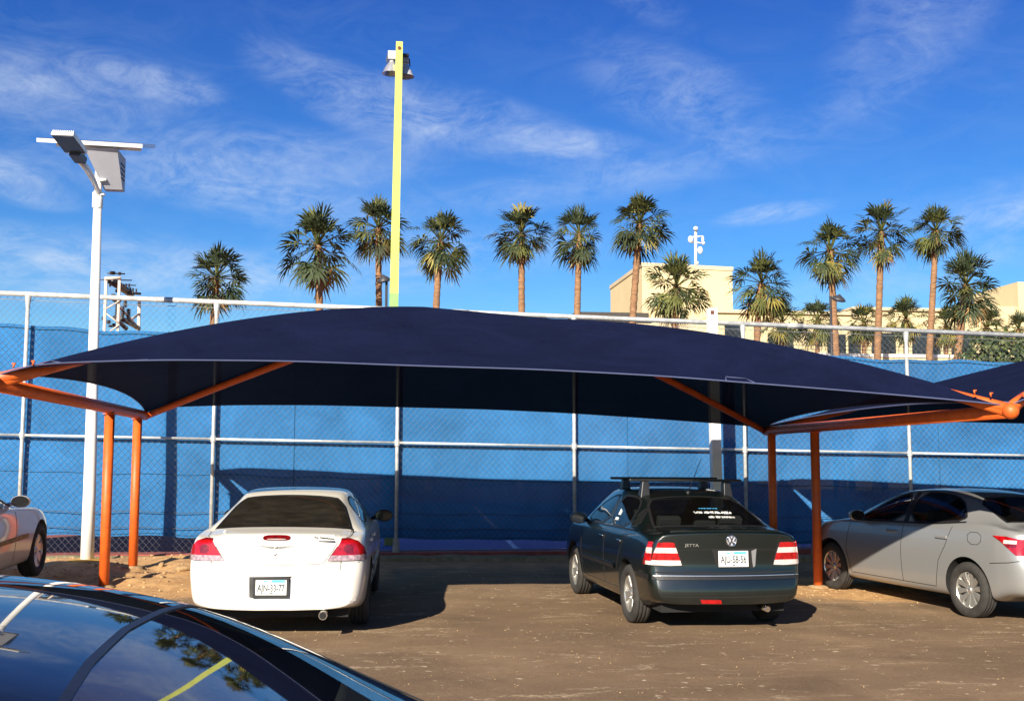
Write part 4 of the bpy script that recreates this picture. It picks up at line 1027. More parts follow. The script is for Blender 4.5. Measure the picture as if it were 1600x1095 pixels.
        for k in range(ns):
            for q in ((-.5, .5) if rim == 'ten' else (0,)):
                a = 2*math.pi*(k+.25)/ns; sw = 0.024 if rim == 'ten' else .055
                if rim == 'ten': sw = .017; a += q*.17
                da = sw; Rz = Matrix.Rotation(a, 4, 'Z')
                v = [Vector((.05, -sw*.75, .05)), Vector((.05, sw*.75, .05)), Vector((rr-.02, sw*1.15, .068)), Vector((rr-.02, -sw*1.15, .068)), Vector((.05, -sw*.8, .0)), Vector((.05, sw*.8, .0)), Vector((rr-.02, sw*1.3, .02)), Vector((rr-.02, -sw*1.3, .02))]
                b.add([mt_ @ (Rz @ p) for p in v], [(0,3,2,1),(4,5,6,7),(0,1,5,4),(1,2,6,5),(2,3,7,6),(3,0,4,7)], 0)
        o = b.build('rim', ['rim', 'blackmatte'], e, bevel=.005)
        return e
    def mirror(s, x, sg, z, mat, out=.14):
        W = s.sp['W'](x); y = sg*(W*.90)
        e = MB(); c = Vector((x, y+sg*out, z))
        prof = [(.001, -.075), (.05, -.07), (.085, -.045), (.10, 0), (.102, .03), (.094, .045)]
        m_ = Matrix.Translation(c) @ Matrix.Rotation(R(-90), 4, 'Y') @ Matrix.Diagonal((.72, 1.12, 1, 1))
        e.lathe(prof, 20, m_, 0)
        e.tube([c+Vector((.02, -sg*.05, -.02)), Vector((x+.06, y-sg*.03, z-.045))], [.03, .022], 8, 0)
        mo = e.build('wing_mirror', mat, s.root)
        g_ = MB(); g_.lathe([(.001, .037), (.09, .037)], 20, m_); g_.build('mirror_glass', 'glassgrey', mo)
        return mo
    def text(s, txt, side, u, v, size, mat, name, parent=None, sx=1.0, ext=.003, rotx=None, fill=None, off=.006):
        p, n_ = s.hit(side, u, v)
        cu = bpy.data.curves.new(name, 'FONT'); cu.body = txt; cu.size = size; cu.align_x = 'CENTER'; cu.align_y = 'CENTER'; cu.extrude = ext
        o = bpy.data.objects.new(name, cu)
        COL.objects.link(o); dg = bpy.context.evaluated_depsgraph_get(); me = bpy.data.meshes.new_from_object(o.evaluated_get(dg)); bpy.data.objects.remove(o)
        me.materials.clear(); me.materials.append(MT[mat])
        x_ = Vector((0, -1, 0)); z_ = n_; y_ = z_.cross(x_).normalized(); x_ = y_.cross(z_).normalized()
        M4 = Matrix((( x_.x, y_.x, z_.x, p.x+z_.x*off), (x_.y, y_.y, z_.y, p.y+z_.y*off), (x_.z, y_.z, z_.z, p.z+z_.z*off), (0,0,0,1)))
        me.transform(M4 @ Matrix.Diagonal((sx, 1, 1, 1))); me.name = name
        return link(name, me, parent or s.root)
    def number_plate(s, y, z, w_, h_, txt, tilt, x_out, frame=True, w2=.02):
        """plate, blue band, ink and frame; x_out: x of its face"""
        T = Matrix.Translation((x_out, y, z)) @ Matrix.Rotation(tilt, 4, 'Y')
        b = MB(); b.box((0, -w_/2, -h_/2), (.006, w_/2, h_/2), 0, T)
        b.box((-.0012, -w_/2+.02, h_*.30), (0, -w_*.02, h_/2-.008), 1, T); b.box((-.0012, w_*.1, h_*.33), (0, w_*.24, h_/2-.012), 1, T)
        b.box((-.0012, -.02, -h_*.42), (0, .012, -h_*.34), 2, T)
        pl_ = b.build('license_plate', ['plate', 'plateblue', 'ink'], s.root)
        cu = bpy.data.curves.new('plate_number', 'FONT'); cu.body = txt; cu.size = h_*.62; cu.align_x = 'CENTER'; cu.align_y = 'CENTER'; cu.extrude = .0008; cu.offset = .0015
        o = bpy.data.objects.new('tmp', cu); COL.objects.link(o); dg = bpy.context.evaluated_depsgraph_get(); me = bpy.data.meshes.new_from_object(o.evaluated_get(dg)); bpy.data.objects.remove(o)
        me.materials.clear(); me.materials.append(MT['ink']); ex = max(v.co.x for v in me.vertices)*2
        k = w_*.86/ex
        me.transform(T @ Matrix(((0, 0, -1, -.0025), (-1, 0, 0, 0), (0, 1, 0, -h_*.06), (0, 0, 0, 1))) @ Matrix.Diagonal((k, 1.0, 1, 1))); me.name = 'plate_number'
        link('plate_number', me, pl_)
        if frame:
            b = MB(); t = w2
            for lo, hi in (((-.006, -w_/2-t, -h_/2-t*1.2), (.012, w_/2+t, -h_/2+.004)), ((-.006, -w_/2-t, h_/2-.004), (.012, w_/2+t, h_/2+t*.7)), ((-.006, -w_/2-t, -h_/2), (.011, -w_/2+.004, h_/2)), ((-.006, w_/2-.004, -h_/2), (.011, w_/2+t, h_/2))): b.box(lo, hi, 0, T)
            b.build('plate_frame', 'black', pl_)
        return pl_
    def win(s, name, side, pts, glass_='clearglass', seal=.028, res=.06):
        """cut the opening out of the body, then set a pane and a black seal into it"""
        ia, ib, ic, sg = {'L': (0, 2, 1, 1), 'R': (0, 2, 1, -1), 'T': (0, 1, 2, 1)}[side]
        area = sum(a[0]*b_[1]-b_[0]*a[1] for a, b_ in zip(pts, pts[1:]+pts[:1])); pp = pts if area > 0 else pts[::-1]
        bm = bmesh.new(); bm.from_mesh(s.bo.data)
        lo = [min(p[k] for p in pp)-.12 for k in (0, 1)]; hi = [max(p[k] for p in pp)+.12 for k in (0, 1)]
        def near():
            q = []
            for f in bm.faces:
                c = f.calc_center_median()
                if lo[0] < c[ia] < hi[0] and lo[1] < c[ib] < hi[1] and f.normal[ic]*sg > .05 and (side == 'T' and c.z > .85 or side != 'T' and c[ic]*sg > .3): q.append(f)
            return q
        bm.normal_update()
        for a, b_ in zip(pp, pp[1:]+pp[:1]):
            F = near(); E_s = {e for f in F for e in f.edges}; V = {v for f in F for v in f.verts}
            co = [0, 0, 0]; co[ia], co[ib] = a; no = [0, 0, 0]; no[ia], no[ib] = (b_[1]-a[1]), -(b_[0]-a[0])
            bmesh.ops.bisect_plane(bm, geom=list(V)+list(E_s)+F, plane_co=co, plane_no=no, dist=1e-5); bm.normal_update()
        dead = []
        for f in near():
            c = f.calc_center_median()
            if all((b_[0]-a[0])*(c[ib]-a[1])-(b_[1]-a[1])*(c[ia]-a[0]) > -1e-6 for a, b_ in zip(pp, pp[1:]+pp[:1])): dead.append(f)
        bmesh.ops.delete(bm, geom=dead, context='FACES'); bm.to_mesh(s.bo.data); bm.free()
        o = s.patch(name, side, pts, glass_, .001, res, skirt=False)
        b = MB(); s.line(side, pts, seal, 'black', into=b, closed=True, off=.0035); b.build('window_seal', 'black', o)
        return o
    def interior(s, xf, xr, xs0, shelf=.93, col='seat', top=.98, shelfmat='blackmatte'):
        """front seats at xf, rear bench back at xr, parcel shelf from xs0"""
        def chair(name, x, y, w_, tilt, heads):
            b = MB(); T = Matrix.Translation((x, y, .42)) @ Matrix.Rotation(-tilt, 4, 'Y')
            b.box((-.06, -w_/2, 0), (.07, w_/2, top-.42), 0, T); b.box((0, -w_/2, -.02), (.50, w_/2, .12), 0, Matrix.Translation((x, y, .36)))
            o = b.build(name, col, s.root, bevel=.035)
            for yy in heads:
                h = MB(); h.box((-.05, yy-.13, top-.40), (.05, yy+.13, top-.21), 0, T); h.box((-.01, yy-.05, top-.44), (.01, yy-.03, top-.38), 0, T); h.box((-.01, yy+.03, top-.44), (.01, yy+.05, top-.38), 0, T)
                h.build('headrest', col, o, bevel=.03)
        for y in (.37, -.37): chair('front_seat', xf, y, .50, R(14), (0,))
        chair('rear_seat', xr, 0, 1.22, R(20), (.36, -.36))
        b = MB(); b.box((xs0+.14, -.60, shelf-.05), (xr-.02, .60, shelf-.03)); b.build('parcel_shelf', shelfmat, s.root)
        b = MB(); b.box((xf+.95, -.70, .70), (xf+1.30, .70, .90)); b.build('dashboard', 'black', s.root, bevel=.05)
        b = MB(); b.box((xr-.3, -.74, .30), (xf+1.3, .74, .33)); b.build('cabin_floor', 'blackmatte', s.root)
        b = MB(); T = Matrix.Translation((xf+.80, .37, .86)) @ Matrix.Rotation(R(-62), 4, 'Y')
        pts = [T @ Vector((.18*math.cos(a*.314), .18*math.sin(a*.314), 0)) for a in range(21)]; b.tube(pts, .014, 6); b.tube([T @ Vector((-.17,0,0)), T @ Vector((.17,0,0))], .015, 6); b.build('steering_wheel', 'black', s.root)

# ---- white sedan, seen from behind
spA = dict(L=4.84, axles=(1.10, 3.84), tr=.325, paint='paint_white', crown=.045, rbow=.13, knots=[.66, .75, 1.5],
  W=pch([(0,.755),(.05,.815),(.15,.855),(.4,.875),(1.2,.885),(3.6,.885),(4.3,.86),(4.6,.79),(4.84,.55)]),
  bot=pch([(0,.285),(.3,.25),(.8,.20),(4.0,.19),(4.84,.25)]),
  belt=pch([(0,.925),(.3,.965),(.7,.985),(1.5,.975),(3.5,.93),(3.9,.92),(4.5,.80),(4.84,.52)]),
  top=pch([(0,.965),(.10,1.0),(.5,1.03),(.68,1.045),(.9,1.12),(1.5,1.325),(1.8,1.375),(2.25,1.395),(2.8,1.37),(3.1,1.27),(3.8,.985),(4.3,.90),(4.7,.72),(4.84,.55)]),
  wr=pch([(0,.66),(.3,.70),(.66,.70),(.9,.655),(1.5,.555),(2.25,.575),(2.8,.55),(3.8,.64),(4.5,.6),(4.84,.45)]),
  rear=pch([(.2,.06),(.29,.01),(.33,-.01),(.36,-.01),(.41,.015),(.60,.012),(.69,.02),(.74,.055),(.95,.085),(1.0,.10),(1.4,.1)]),
  front=pch([(.2,.05),(.4,0),(.6,.02),(.9,.2),(1.4,.2)]))
A_ = Car('white_car', 'white sedan with plate AJN-33-77 parked under the left half of the canopy', -0.90, 11.50, R(2.5), spA)
A_.win('rear_window', 'T', chaikin([(.70,-.69),(.80,-.68),(1.48,-.545),(1.50,-.3),(1.52,0),(1.50,.3),(1.48,.545),(.80,.68),(.70,.69),(.665,.35),(.66,0),(.665,-.35)], 1), 'darkglass')
A_.win('windshield', 'T', [(2.86,-.52),(3.68,-.62),(3.76,-.3),(3.78,0),(3.76,.3),(3.68,.62),(2.86,.52),(2.83,0)], 'darkglass')
for sd_ in 'LR':
    A_.win('side_window', sd_, chaikin([(2.10,1.0),(2.10,1.30),(2.6,1.28),(3.15,1.10),(3.38,.985)], 1), 'darkglass')
    A_.win('side_window', sd_, chaikin([(1.30,1.03),(1.45,1.20),(1.70,1.295),(2.02,1.30),(2.02,1.0)], 1), 'darkglass')
    gap = MB()
    A_.line(sd_, [(2.06,.36),(2.06,.97)], .008, 'black', into=gap); A_.line(sd_, [(3.22,.32),(3.30,.95)], .008, 'black', into=gap)
    A_.line(sd_, [(1.52,.62),(1.30,.97)], .008, 'black', into=gap); A_.line(sd_, [(1.48,.34),(3.22,.32)], .008, 'black', into=gap)
    gap.build('door_gap', 'black', A_.root)
    A_.line(sd_, [(1.52,.56),(3.4,.54)], .05, 'paint_white', 'side_moulding', .012)
    A_.mirror(3.10, 1 if sd_ == 'L' else -1, 1.02, 'black', .09 if sd_ == 'L' else .15)
    for zz_ in (2.2, 1.45):
        b = MB(); p, n_ = A_.hit(sd_, zz_, .86); b.box((p.x-.09, p.y-.018, p.z-.018), (p.x+.09, p.y+.018, p.z+.018)); b.build('door_handle', 'paint_white', A_.root, bevel=.008)
for ax in spA['axles']:
    for sg in (1, -1): A_.wheel(ax, sg, 'cover')
gap = MB()
A_.line('B', [(.615,.985),(.56,.87),(.47,.745),(.43,.722),(0,.712),(-.43,.722),(-.47,.745),(-.56,.87),(-.615,.985)], .007, 'black', into=gap)
A_.line('B', [(.85,.735),(.7,.728),(.47,.742)], .006, 'black', into=gap); A_.line('B', [(-.85,.735),(-.7,.728),(-.47,.742)], .006, 'black', into=gap)
A_.line('T', [(.10,.62),(.35,.70),(.64,.72)], .007, 'black', into=gap); A_.line('T', [(.10,-.62),(.35,-.70),(.64,-.72)], .007, 'black', into=gap)
gap.build('trunk_gap', 'gapgrey', A_.root)
A_.line('T', [(.24,-.55),(.185,-.35),(.165,0),(.185,.35),(.24,.55)], .035, 'paint_white', 'trunk_lip', .010)
for sg in (1, -1):
    pts = [(sg*a, c) for a, c in ((.628,.955),(.70,.953),(.78,.93),(.835,.87),(.855,.80),(.86,.752),(.70,.748),(.498,.752),(.53,.80),(.58,.87))]
    A_.patch('tail_light', 'B', pts, None, .012, .018, mats=['lampred','lampsmoke','lampdark'],
       fmat=lambda y, z: 1 if z < .792 else (2 if (math.hypot(abs(y)-.70, (z-.855)) < .045 and abs(y) > .60) or z > .938 else 0))
    rb = MB(); A_.line('B', pts, .012, 'black', into=rb, closed=True, off=.007); rb.build('light_seal', 'black', A_.root)
b = MB()
cpt, nn_ = A_.hit('B', 0, .972)
A_.patch('brake_light', 'B', chaikin([(.135,.962),(.12,.984),(0,.988),(-.12,.984),(-.135,.962),(-.11,.950),(0,.950),(.11,.950)], 1), 'lampdark', .012, .05)
# winged badge and lock
b = MB(); p, n_ = A_.hit('B', 0, .885); x_ = p.x - .010
for sg in (1, -1):
    for k, (l_, dz) in enumerate(((.17, .012), (.13, .002), (.085, -.008))):
        b.add([(x_, sg*.02, .885+dz-.004), (x_, sg*l_, .885+dz+.006), (x_, sg*l_*.97, .885+dz), (x_, sg*.02, .885+dz-.010)], [(0,1,2,3)])
b.sphere((x_, 0, .885), .02, 0, 10, (.35, 1, .8)); b.build('winged_badge', 'rim', A_.root)
b = MB(); p, n_ = A_.hit('B', .005, .815); b.sphere(p, .018, 0, 10, (.5, 1, 1)); b.build('lock', 'rim', A_.root)
A_.text('SEBRING', 'B', .43, .948, .042, 'boxgrey', 'model_script', sx=1.35)
A_.text('AL TERRAN', 'B', -.455, .962, .034, 'dark', 'dealer_badge', sx=1.1)
b = MB(); p, n_ = A_.hit('B', -.455, .938); b.box((p.x-.008, -.56, .932), (p.x+.02, -.35, .944)); b.build('badge_bar', 'dark', A_.root)
# plate recess: dark well with the plate in it
p, n_ = A_.hit('B', .03, .5)
A_.patch('plate_recess', 'B', [(.245,.605),(-.170,.612),(-.150,.59),(-.135,.42),(.195,.40),(.238,.41)], 'black', .003, .06)
A_.number_plate(.03, .508, .305, .152, 'AJN-33-77', R(3), p.x-.022)
gap = MB(); A_.line('B', [(-.17,.60),(-.285,.60),(-.30,.45),(-.27,.415),(-.14,.415)], .006, 'conc', into=gap); A_.line('B', [(.83,.355),(.5,.36),(-.5,.36),(-.83,.37)], .012, 'conc', into=gap, off=.004); gap.build('bumper_crease', 'paint_white', A_.root)
b = MB(); b.tube([(.02,-.47,.235),(.25,-.47,.235)], [.042,.042], 16); b.tube([(.018,-.47,.235),(.03,-.47,.235)], .034, 16, 1); b.build('exhaust_tip', ['chrome','blackmatte'], A_.root)
b = MB(); b.box((.25,-.7,.19),(.9,.7,.30)); b.build('underbody', 'blackmatte', A_.root)
b = MB(); b.box((.95,.58,.05),(.96,.84,.30)); b.build('mud_flap', 'conc', A_.root)
b = MB(); p, n_ = A_.hit('T', .62, -.705); b.tube([p-Vector((0,0,.01)), p+Vector((.02,0,.03))], .014, 8); b.build('antenna_base', 'black', A_.root)

A_.interior(2.15, 1.50, .62)

# ---- dark green sedan with roof bars
spB = dict(L=4.376, axles=(.93, 3.443), tr=.315, paint='paint_green', crown=.04, rbow=.11, knots=[.5, .6, 1.25],
  W=pch([(0,.77),(.05,.82),(.15,.848),(.4,.86),(1.2,.868),(3.2,.868),(3.9,.85),(4.2,.77),(4.376,.58)]),
  bot=pch([(0,.30),(.25,.27),(.7,.20),(3.7,.19),(4.376,.24)]),
  belt=pch([(0,.965),(.3,.99),(.6,1.0),(1.5,.985),(3.2,.94),(3.7,.91),(4.1,.78),(4.376,.5)]),
  top=pch([(0,1.035),(.08,1.06),(.45,1.068),(.58,1.085),(.8,1.17),(1.25,1.355),(1.5,1.415),(2.05,1.446),(2.55,1.42),(2.85,1.32),(3.45,1.01),(3.9,.93),(4.2,.76),(4.376,.55)]),
  wr=pch([(0,.70),(.3,.70),(.55,.675),(.8,.635),(1.25,.555),(2.05,.575),(2.6,.55),(3.45,.64),(4.1,.6),(4.376,.45)]),
  rear=pch([(.2,.07),(.30,.03),(.40,.01),(.50,.0),(.60,.0),(.625,.045),(.66,.065),(1.02,.055),(1.06,.06),(1.45,.06)]),
  front=pch([(.2,.05),(.4,0),(.6,.02),(.9,.15),(1.4,.15)]))
B_ = Car('green_car', 'dark green sedan with roof bars and plate AJU-58-56 under the right half of the canopy', 3.735, 11.76, R(-3.4), spB)
B_.win('rear_window', 'T', chaikin([(.60,-.64),(.70,-.635),(1.22,-.535),(1.26,-.3),(1.27,0),(1.26,.3),(1.22,.535),(.70,.635),(.60,.64),(.56,.35),(.55,0),(.56,-.35)], 1), 'midglass')
for sg in (1, -1):
    pass
B_.win('windshield', 'T', [(2.62,-.52),(3.35,-.62),(3.43,-.3),(3.45,0),(3.43,.3),(3.35,.62),(2.62,.52),(2.58,0)], 'midglass')
for sd_ in 'LR':
    B_.win('side_window', sd_, chaikin([(1.93,1.01),(1.93,1.345),(2.25,1.33),(2.7,1.17),(3.02,.99)], 1), 'midglass')
    B_.win('side_window', sd_, chaikin([(1.13,1.02),(1.16,1.20),(1.32,1.325),(1.55,1.35),(1.86,1.345),(1.86,1.01)], 1), 'midglass')
    B_.win('quarter_window', sd_, chaikin([(.83,1.06),(1.03,1.23),(1.08,1.22),(1.07,1.03)], 1), 'midglass')
    gap = MB()
    B_.line(sd_, [(1.90,.33),(1.90,.98)], .006, 'black', into=gap); B_.line(sd_, [(2.98,.32),(3.02,.96)], .006, 'black', into=gap)
    B_.line(sd_, [(1.33,.58),(1.22,.75),(1.10,.99)], .006, 'black', into=gap); B_.line(sd_, [(1.36,.34),(2.98,.32)], .006, 'black', into=gap)
    gap.build('door_gap', 'blackmatte', B_.root)
    B_.line(sd_, [(1.42,.565),(3.0,.55)], .055, 'black', 'side_moulding', .016)
    B_.line(sd_, [(1.42,.590),(3.0,.575)], .008, 'chrome', 'chrome_strip', .019)
    B_.line(sd_, [(.80,1.01),(3.02,.975)], .016, 'black', 'window_seal', .008)
    B_.mirror(2.92, 1 if sd_ == 'L' else -1, 1.02, 'paint_green')
    for zz_ in (2.02, 1.25):
        b = MB(); p, n_ = B_.hit(sd_, zz_, .86); b.box((p.x-.09, p.y-.02, p.z-.018), (p.x+.09, p.y+.02, p.z+.018)); b.build('door_handle', 'paint_green', B_.root, bevel=.008)
p, n_ = B_.hit('L', 1.70, 1.12)
B_.patch('window_sticker', 'L', [(1.62,1.07),(1.70,1.07),(1.70,1.10),(1.62,1.10)], 'sticker', .008, .1)
B_.patch('window_sticker', 'L', [(1.60,1.13),(1.655,1.13),(1.66,1.20),(1.61,1.18)], 'sticker', .008, .1)
for ax in spB['axles']:
    for sg in (1, -1): B_.wheel(ax, sg, 'five')
gap = MB()
B_.line('B', [(.60,1.05),(.56,.93),(.50,.70),(.46,.640),(0,.632),(-.46,.640),(-.50,.70),(-.56,.93),(-.60,1.05)], .006, 'black', into=gap)
B_.line('B', [(.82,.628),(0,.615),(-.82,.628)], .014, 'black', into=gap)
B_.line('B', [(.82,.385),(0,.375),(-.82,.385)], .010, 'black', into=gap)
B_.line('B', [(.54,.855),(.20,.862),(-.26,.862),(-.54,.855)], .006, 'black', into=gap)
gap.build('trunk_gap', 'blackmatte', B_.root)
B_.line('T', [(.20,-.60),(.14,-.35),(.12,0),(.14,.35),(.20,.60)], .04, 'paint_green', 'trunk_lip', .012)
for sd_ in 'LR': B_.line(sd_, [(.20,.575),(.55,.575)], .05, 'black', 'bumper_strip', .014)
B_.line('B', [(.80,.572),(.6,.572),(0,.572),(-.6,.572),(-.80,.572)], .045, 'black', 'bumper_strip', .014)
B_.line('B', [(.79,.592),(.6,.592),(0,.592),(-.6,.592),(-.79,.592)], .007, 'rim', 'chrome_strip', .017)
for sg in (1, -1):
    pts = [(sg*a, c) for a, c in ((.585,.932),(.66,.935),(.745,.93),(.785,.82),(.815,.70),(.62,.695),(.505,.700),(.53,.78))]
    def bands(y, z): return 0 if z > .875 or .745 < z < .825 else 1
    B_.patch('tail_light', 'B', pts, None, .012, .02, mats=['lampred','lampclear'], fmat=bands)
    B_.patch('tail_light', 'L' if sg > 0 else 'R', [(.185,.70),(.31,.70),(.27,.82),(.24,.935),(.185,.935)], None, .012, .02, mats=['lampred','lampclear'], fmat=lambda x, z: 0 if z > .875 or .745 < z < .825 or x > .26 else 1)
B_.patch('reflector', 'B', [(.33,.355),(.11,.352),(.10,.312),(.31,.318)], 'lampred', .012, .06)
B_.patch('plate_recess', 'B', [(.19,.868),(-.315,.872),(-.30,.70),(-.28,.668),(.10,.672),(.14,.70)], 'blackmatte', .003, .06)
B_.patch('plate_garnish', 'B', [(-.245,.845),(-.30,.87),(-.285,.69),(-.262,.675)], 'paint_silver', .012, .06)
p, n_ = B_.hit('B', 0, .77)
B_.number_plate(-.04, .768, .325, .162, 'AJU-58-56', R(4), p.x-.02, frame=False)
p, n_ = B_.hit('B', -.02, .955); T = Matrix.Translation(p + n_*.008) @ Vector((0,0,1)).rotation_difference(n_).to_matrix().to_4x4()
b = MB(); b.lathe([(.048,0),(.048,.006),(.060,.006),(.060,0)], 28, T); em = b.build('round_emblem', 'chrome', B_.root)
b = MB(); b.lathe([(.001,.001),(.049,.001)], 24, T); b.build('emblem_ground', 'boxgrey', em)
xo = p.x - .018
b = MB()
def stroke(y0, z0, y1, z1, t=.011):
    d = Vector((0, y1-y0, z1-z0)).normalized(); q = Vector((0, -d.z, d.y))*t/2
    P0, P1 = Vector((xo, -.02+y0, .955+z0)), Vector((xo, -.02+y1, .955+z1)); w_ = [P0-q, P1-q, P1+q, P0+q]
    b.add(w_ + [v+Vector((.006,0,0)) for v in w_], [(0,1,2,3),(4,7,6,5),(0,4,5,1),(1,5,6,2),(2,6,7,3),(3,7,4,0)])
stroke(.020,.044,0,.006); stroke(-.020,.044,0,.006); stroke(.042,.020,.020,-.040); stroke(.020,-.040,0,.0); stroke(0,.0,-.020,-.040); stroke(-.020,-.040,-.042,.020)
b.build('emblem_letters', 'dark', em)
B_.text('JETTA', 'B', .40, .905, .042, 'rim', 'model_script', sx=1.3)
# lettering on the rear glass: too small in the photo to read, rows of strokes
rw = [c for c in B_.root.children if c.name.startswith('rear_window')][0]
rs = random.Random(8)
def rowmarks(x, y0, y1, h, n, mat):
    b = MB()
    for i in range(n):
        y = lerp(y0, y1, (i+.5)/n); wd = (y1-y0)/n
        q, n2 = B_.hit('T', x, y); hh = h*rs.uniform(.7, 1.15); sl = n2.cross(Vector((0,-1,0))).normalized()
        c = q + n2*.008
        for k in range(3):
            a = rs.uniform(-.5, .5); o_ = Vector((0, wd*rs.uniform(-.4, .4), 0))
            u_ = (sl*math.cos(a) + Vector((0,1,0))*math.sin(a))*hh*.5; t_ = Vector((0, abs(wd)*.17, 0))
            b.add([c+o_-u_-t_, c+o_-u_+t_, c+o_+u_+t_, c+o_+u_-t_], [(0,1,2,3)])
    b.build('window_lettering', mat, rw)
rowmarks(.86, .10, -.34, .055, 13, 'sticker'); rowmarks(.76, -.02, -.33, .045, 10, 'sticker'); rowmarks(.95, .03, -.20, .02, 7, 'plateblue')
# roof rack: two bars on four feet
for xb in (1.45, 2.25):
    zr_ = 1.535
    b = MB(); b.box((xb-.035, -.68, zr_-.012), (xb+.035, .68, zr_+.018)); bar_ = b.build('roof_bar', 'black', B_.root, bevel=.01)
    for sg in (1, -1):
        q, n2 = B_.hit('T', xb, sg*.50)
        b = MB(); b.add([(xb-.07, sg*.56, q.z-.045), (xb+.07, sg*.56, q.z-.045), (xb+.07, sg*.45, q.z-.01), (xb-.07, sg*.45, q.z-.01), (xb-.045, sg*.53, zr_-.01), (xb+.045, sg*.53, zr_-.01), (xb+.045, sg*.455, zr_-.01), (xb-.045, sg*.455, zr_-.01)], [(0,3,2,1),(4,5,6,7),(0,1,5,4),(1,2,6,5),(2,3,7,6),(3,0,4,7)])
        b.build('rack_foot', 'black', bar_, bevel=.006)
q, n2 = B_.hit('T', 1.42, -.02); b = MB(); b.sphere(q, .03, 0, 10, (1.2,1,.8)); b.tube([q, q+Vector((-.10, -.13, .40))], [.006, .003], 6); b.build('antenna', 'black', B_.root)
b = MB(); b.box((.25,-.68,.20),(.85,.68,.31)); b.build('underbody', 'blackmatte', B_.root)
b = MB(); b.tube([(.06,-.42,.245),(.3,-.42,.25)], .03, 12); b.build('exhaust_tip', 'chrome', B_.root)

B_.interior(2.0, 1.22, .55, .97)

# ---- silver sedan at the right, seen on its left flank
spC = dict(L=4.65, axles=(.95, 3.65), tr=.322, arch=.05, paint='paint_silver', crown=.045, rbow=.16, fbow=.25, knots=[.4, .5, 1.15],
  W=pch([(0,.74),(.06,.80),(.2,.845),(.5,.875),(1.2,.885),(3.4,.885),(4.1,.865),(4.45,.76),(4.65,.52)]),
  bot=pch([(0,.32),(.3,.29),(.7,.20),(3.9,.18),(4.65,.24)]),
  belt=pch([(0,1.00),(.4,1.07),(.8,1.085),(1.5,1.045),(2.2,1.015),(3.1,.98),(3.7,.94),(4.3,.80),(4.65,.5)]),
  top=pch([(0,1.075),(.10,1.105),(.35,1.115),(.5,1.15),(.8,1.27),(1.15,1.385),(1.5,1.44),(1.95,1.46),(2.4,1.43),(2.75,1.33),(3.45,1.04),(3.9,.96),(4.35,.80),(4.65,.52)]),
  wr=pch([(0,.66),(.4,.66),(.8,.60),(1.2,.565),(1.95,.59),(2.5,.57),(3.4,.66),(4.3,.6),(4.65,.42)]),
  rear=pch([(.2,.08),(.32,.03),(.5,.0),(.66,.0),(.74,.05),(1.05,.07),(1.1,.05),(1.45,.05)]),
  front=pch([(.2,.06),(.35,0),(.5,.02),(.9,.3),(1.4,.3)]))
C_ = Car('silver_car', 'silver grey sedan with its tail cut off by the right edge of the photo', 7.986, 12.188, R(-12), spC)
C_.win('rear_window', 'T', chaikin([(.52,-.62),(.65,-.61),(1.13,-.53),(1.17,0),(1.13,.53),(.65,.61),(.52,.62),(.46,0)], 1), 'midglass')
C_.win('windshield', 'T', [(2.55,-.54),(3.3,-.64),(3.42,-.3),(3.45,0),(3.42,.3),(3.3,.64),(2.55,.54),(2.5,0)], 'midglass')
for sd_ in 'LR':
    C_.win('side_window', sd_, chaikin([(2.14,1.035),(2.17,1.395),(2.5,1.33),(2.85,1.16),(3.12,1.0)], 1), 'midglass')
    C_.win('side_window', sd_, chaikin([(1.02,1.125),(1.12,1.22),(1.30,1.345),(1.55,1.40),(2.02,1.405),(2.04,1.04),(1.5,1.06)], 1), 'midglass')
    C_.line(sd_, [(2.09,1.03),(2.09,1.40)], .085, 'black', 'pillar_trim', .004)
    C_.line(sd_, [(1.0,1.10),(1.5,1.05),(2.1,1.025),(3.15,.99)], .02, 'black', 'window_seal', .008)
    gap = MB()
    C_.line(sd_, [(2.12,.30),(2.12,.70),(2.10,1.0)], .006, 'black', into=gap); C_.line(sd_, [(3.20,.30),(3.28,.60),(3.22,.96)], .006, 'black', into=gap)
    C_.line(sd_, [(1.50,.31),(1.42,.62),(1.30,.80),(1.20,1.04)], .006, 'black', into=gap); C_.line(sd_, [(1.50,.30),(3.20,.29)], .006, 'black', into=gap)
    gap.build('door_gap', 'blackmatte', C_.root)
    C_.mirror(2.98, 1 if sd_ == 'L' else -1, 1.06, 'paint_silver', .13)
    for zz_ in (2.30, 1.36):
        b = MB(); p, n_ = C_.hit(sd_, zz_, .90); b.box((p.x-.10, p.y-.025, p.z-.016), (p.x+.10, p.y+.025, p.z+.020)); b.build('door_handle', 'paint_silver', C_.root, bevel=.01)
gap = MB(); C_.line('L', chaikin([(.90,.855),(.70,.865),(.705,1.0),(.935,.995)], 1), .006, 'black', into=gap, closed=True); gap.build('fuel_door_gap', 'blackmatte', C_.root)
gap = MB(); C_.line('L', [(.56,.67),(.30,.70),(.04,.76)], .008, 'black', into=gap); C_.line('R', [(.56,.67),(.30,.70),(.04,.76)], .008, 'black', into=gap); gap.build('bumper_gap', 'blackmatte', C_.root)
for ax in spC['axles']:
    for sg in (1, -1): C_.wheel(ax, sg, 'ten')
for sg in (1, -1):
    C_.patch('tail_light', 'L' if sg > 0 else 'R', [(.52,.985),(.40,.925),(.30,.85),(.235,.79),(.235,.965),(.34,.985)], None, .012, .02, mats=['lampred','lampclear','lampdark'],
       fmat=lambda x, z: 1 if .90 < z < .955 and x < .36 else (2 if .87 < z <= .90 and x < .34 else 0))
    C_.patch('tail_light', 'B', [(sg*.80,.965),(sg*.80,.785),(sg*.52,.79),(sg*.50,.95)], 'lampred', .012, .05)
C_.line('B', [(.5,.94),(0,.95),(-.5,.94)], .05, 'chrome', 'trunk_garnish', .012)
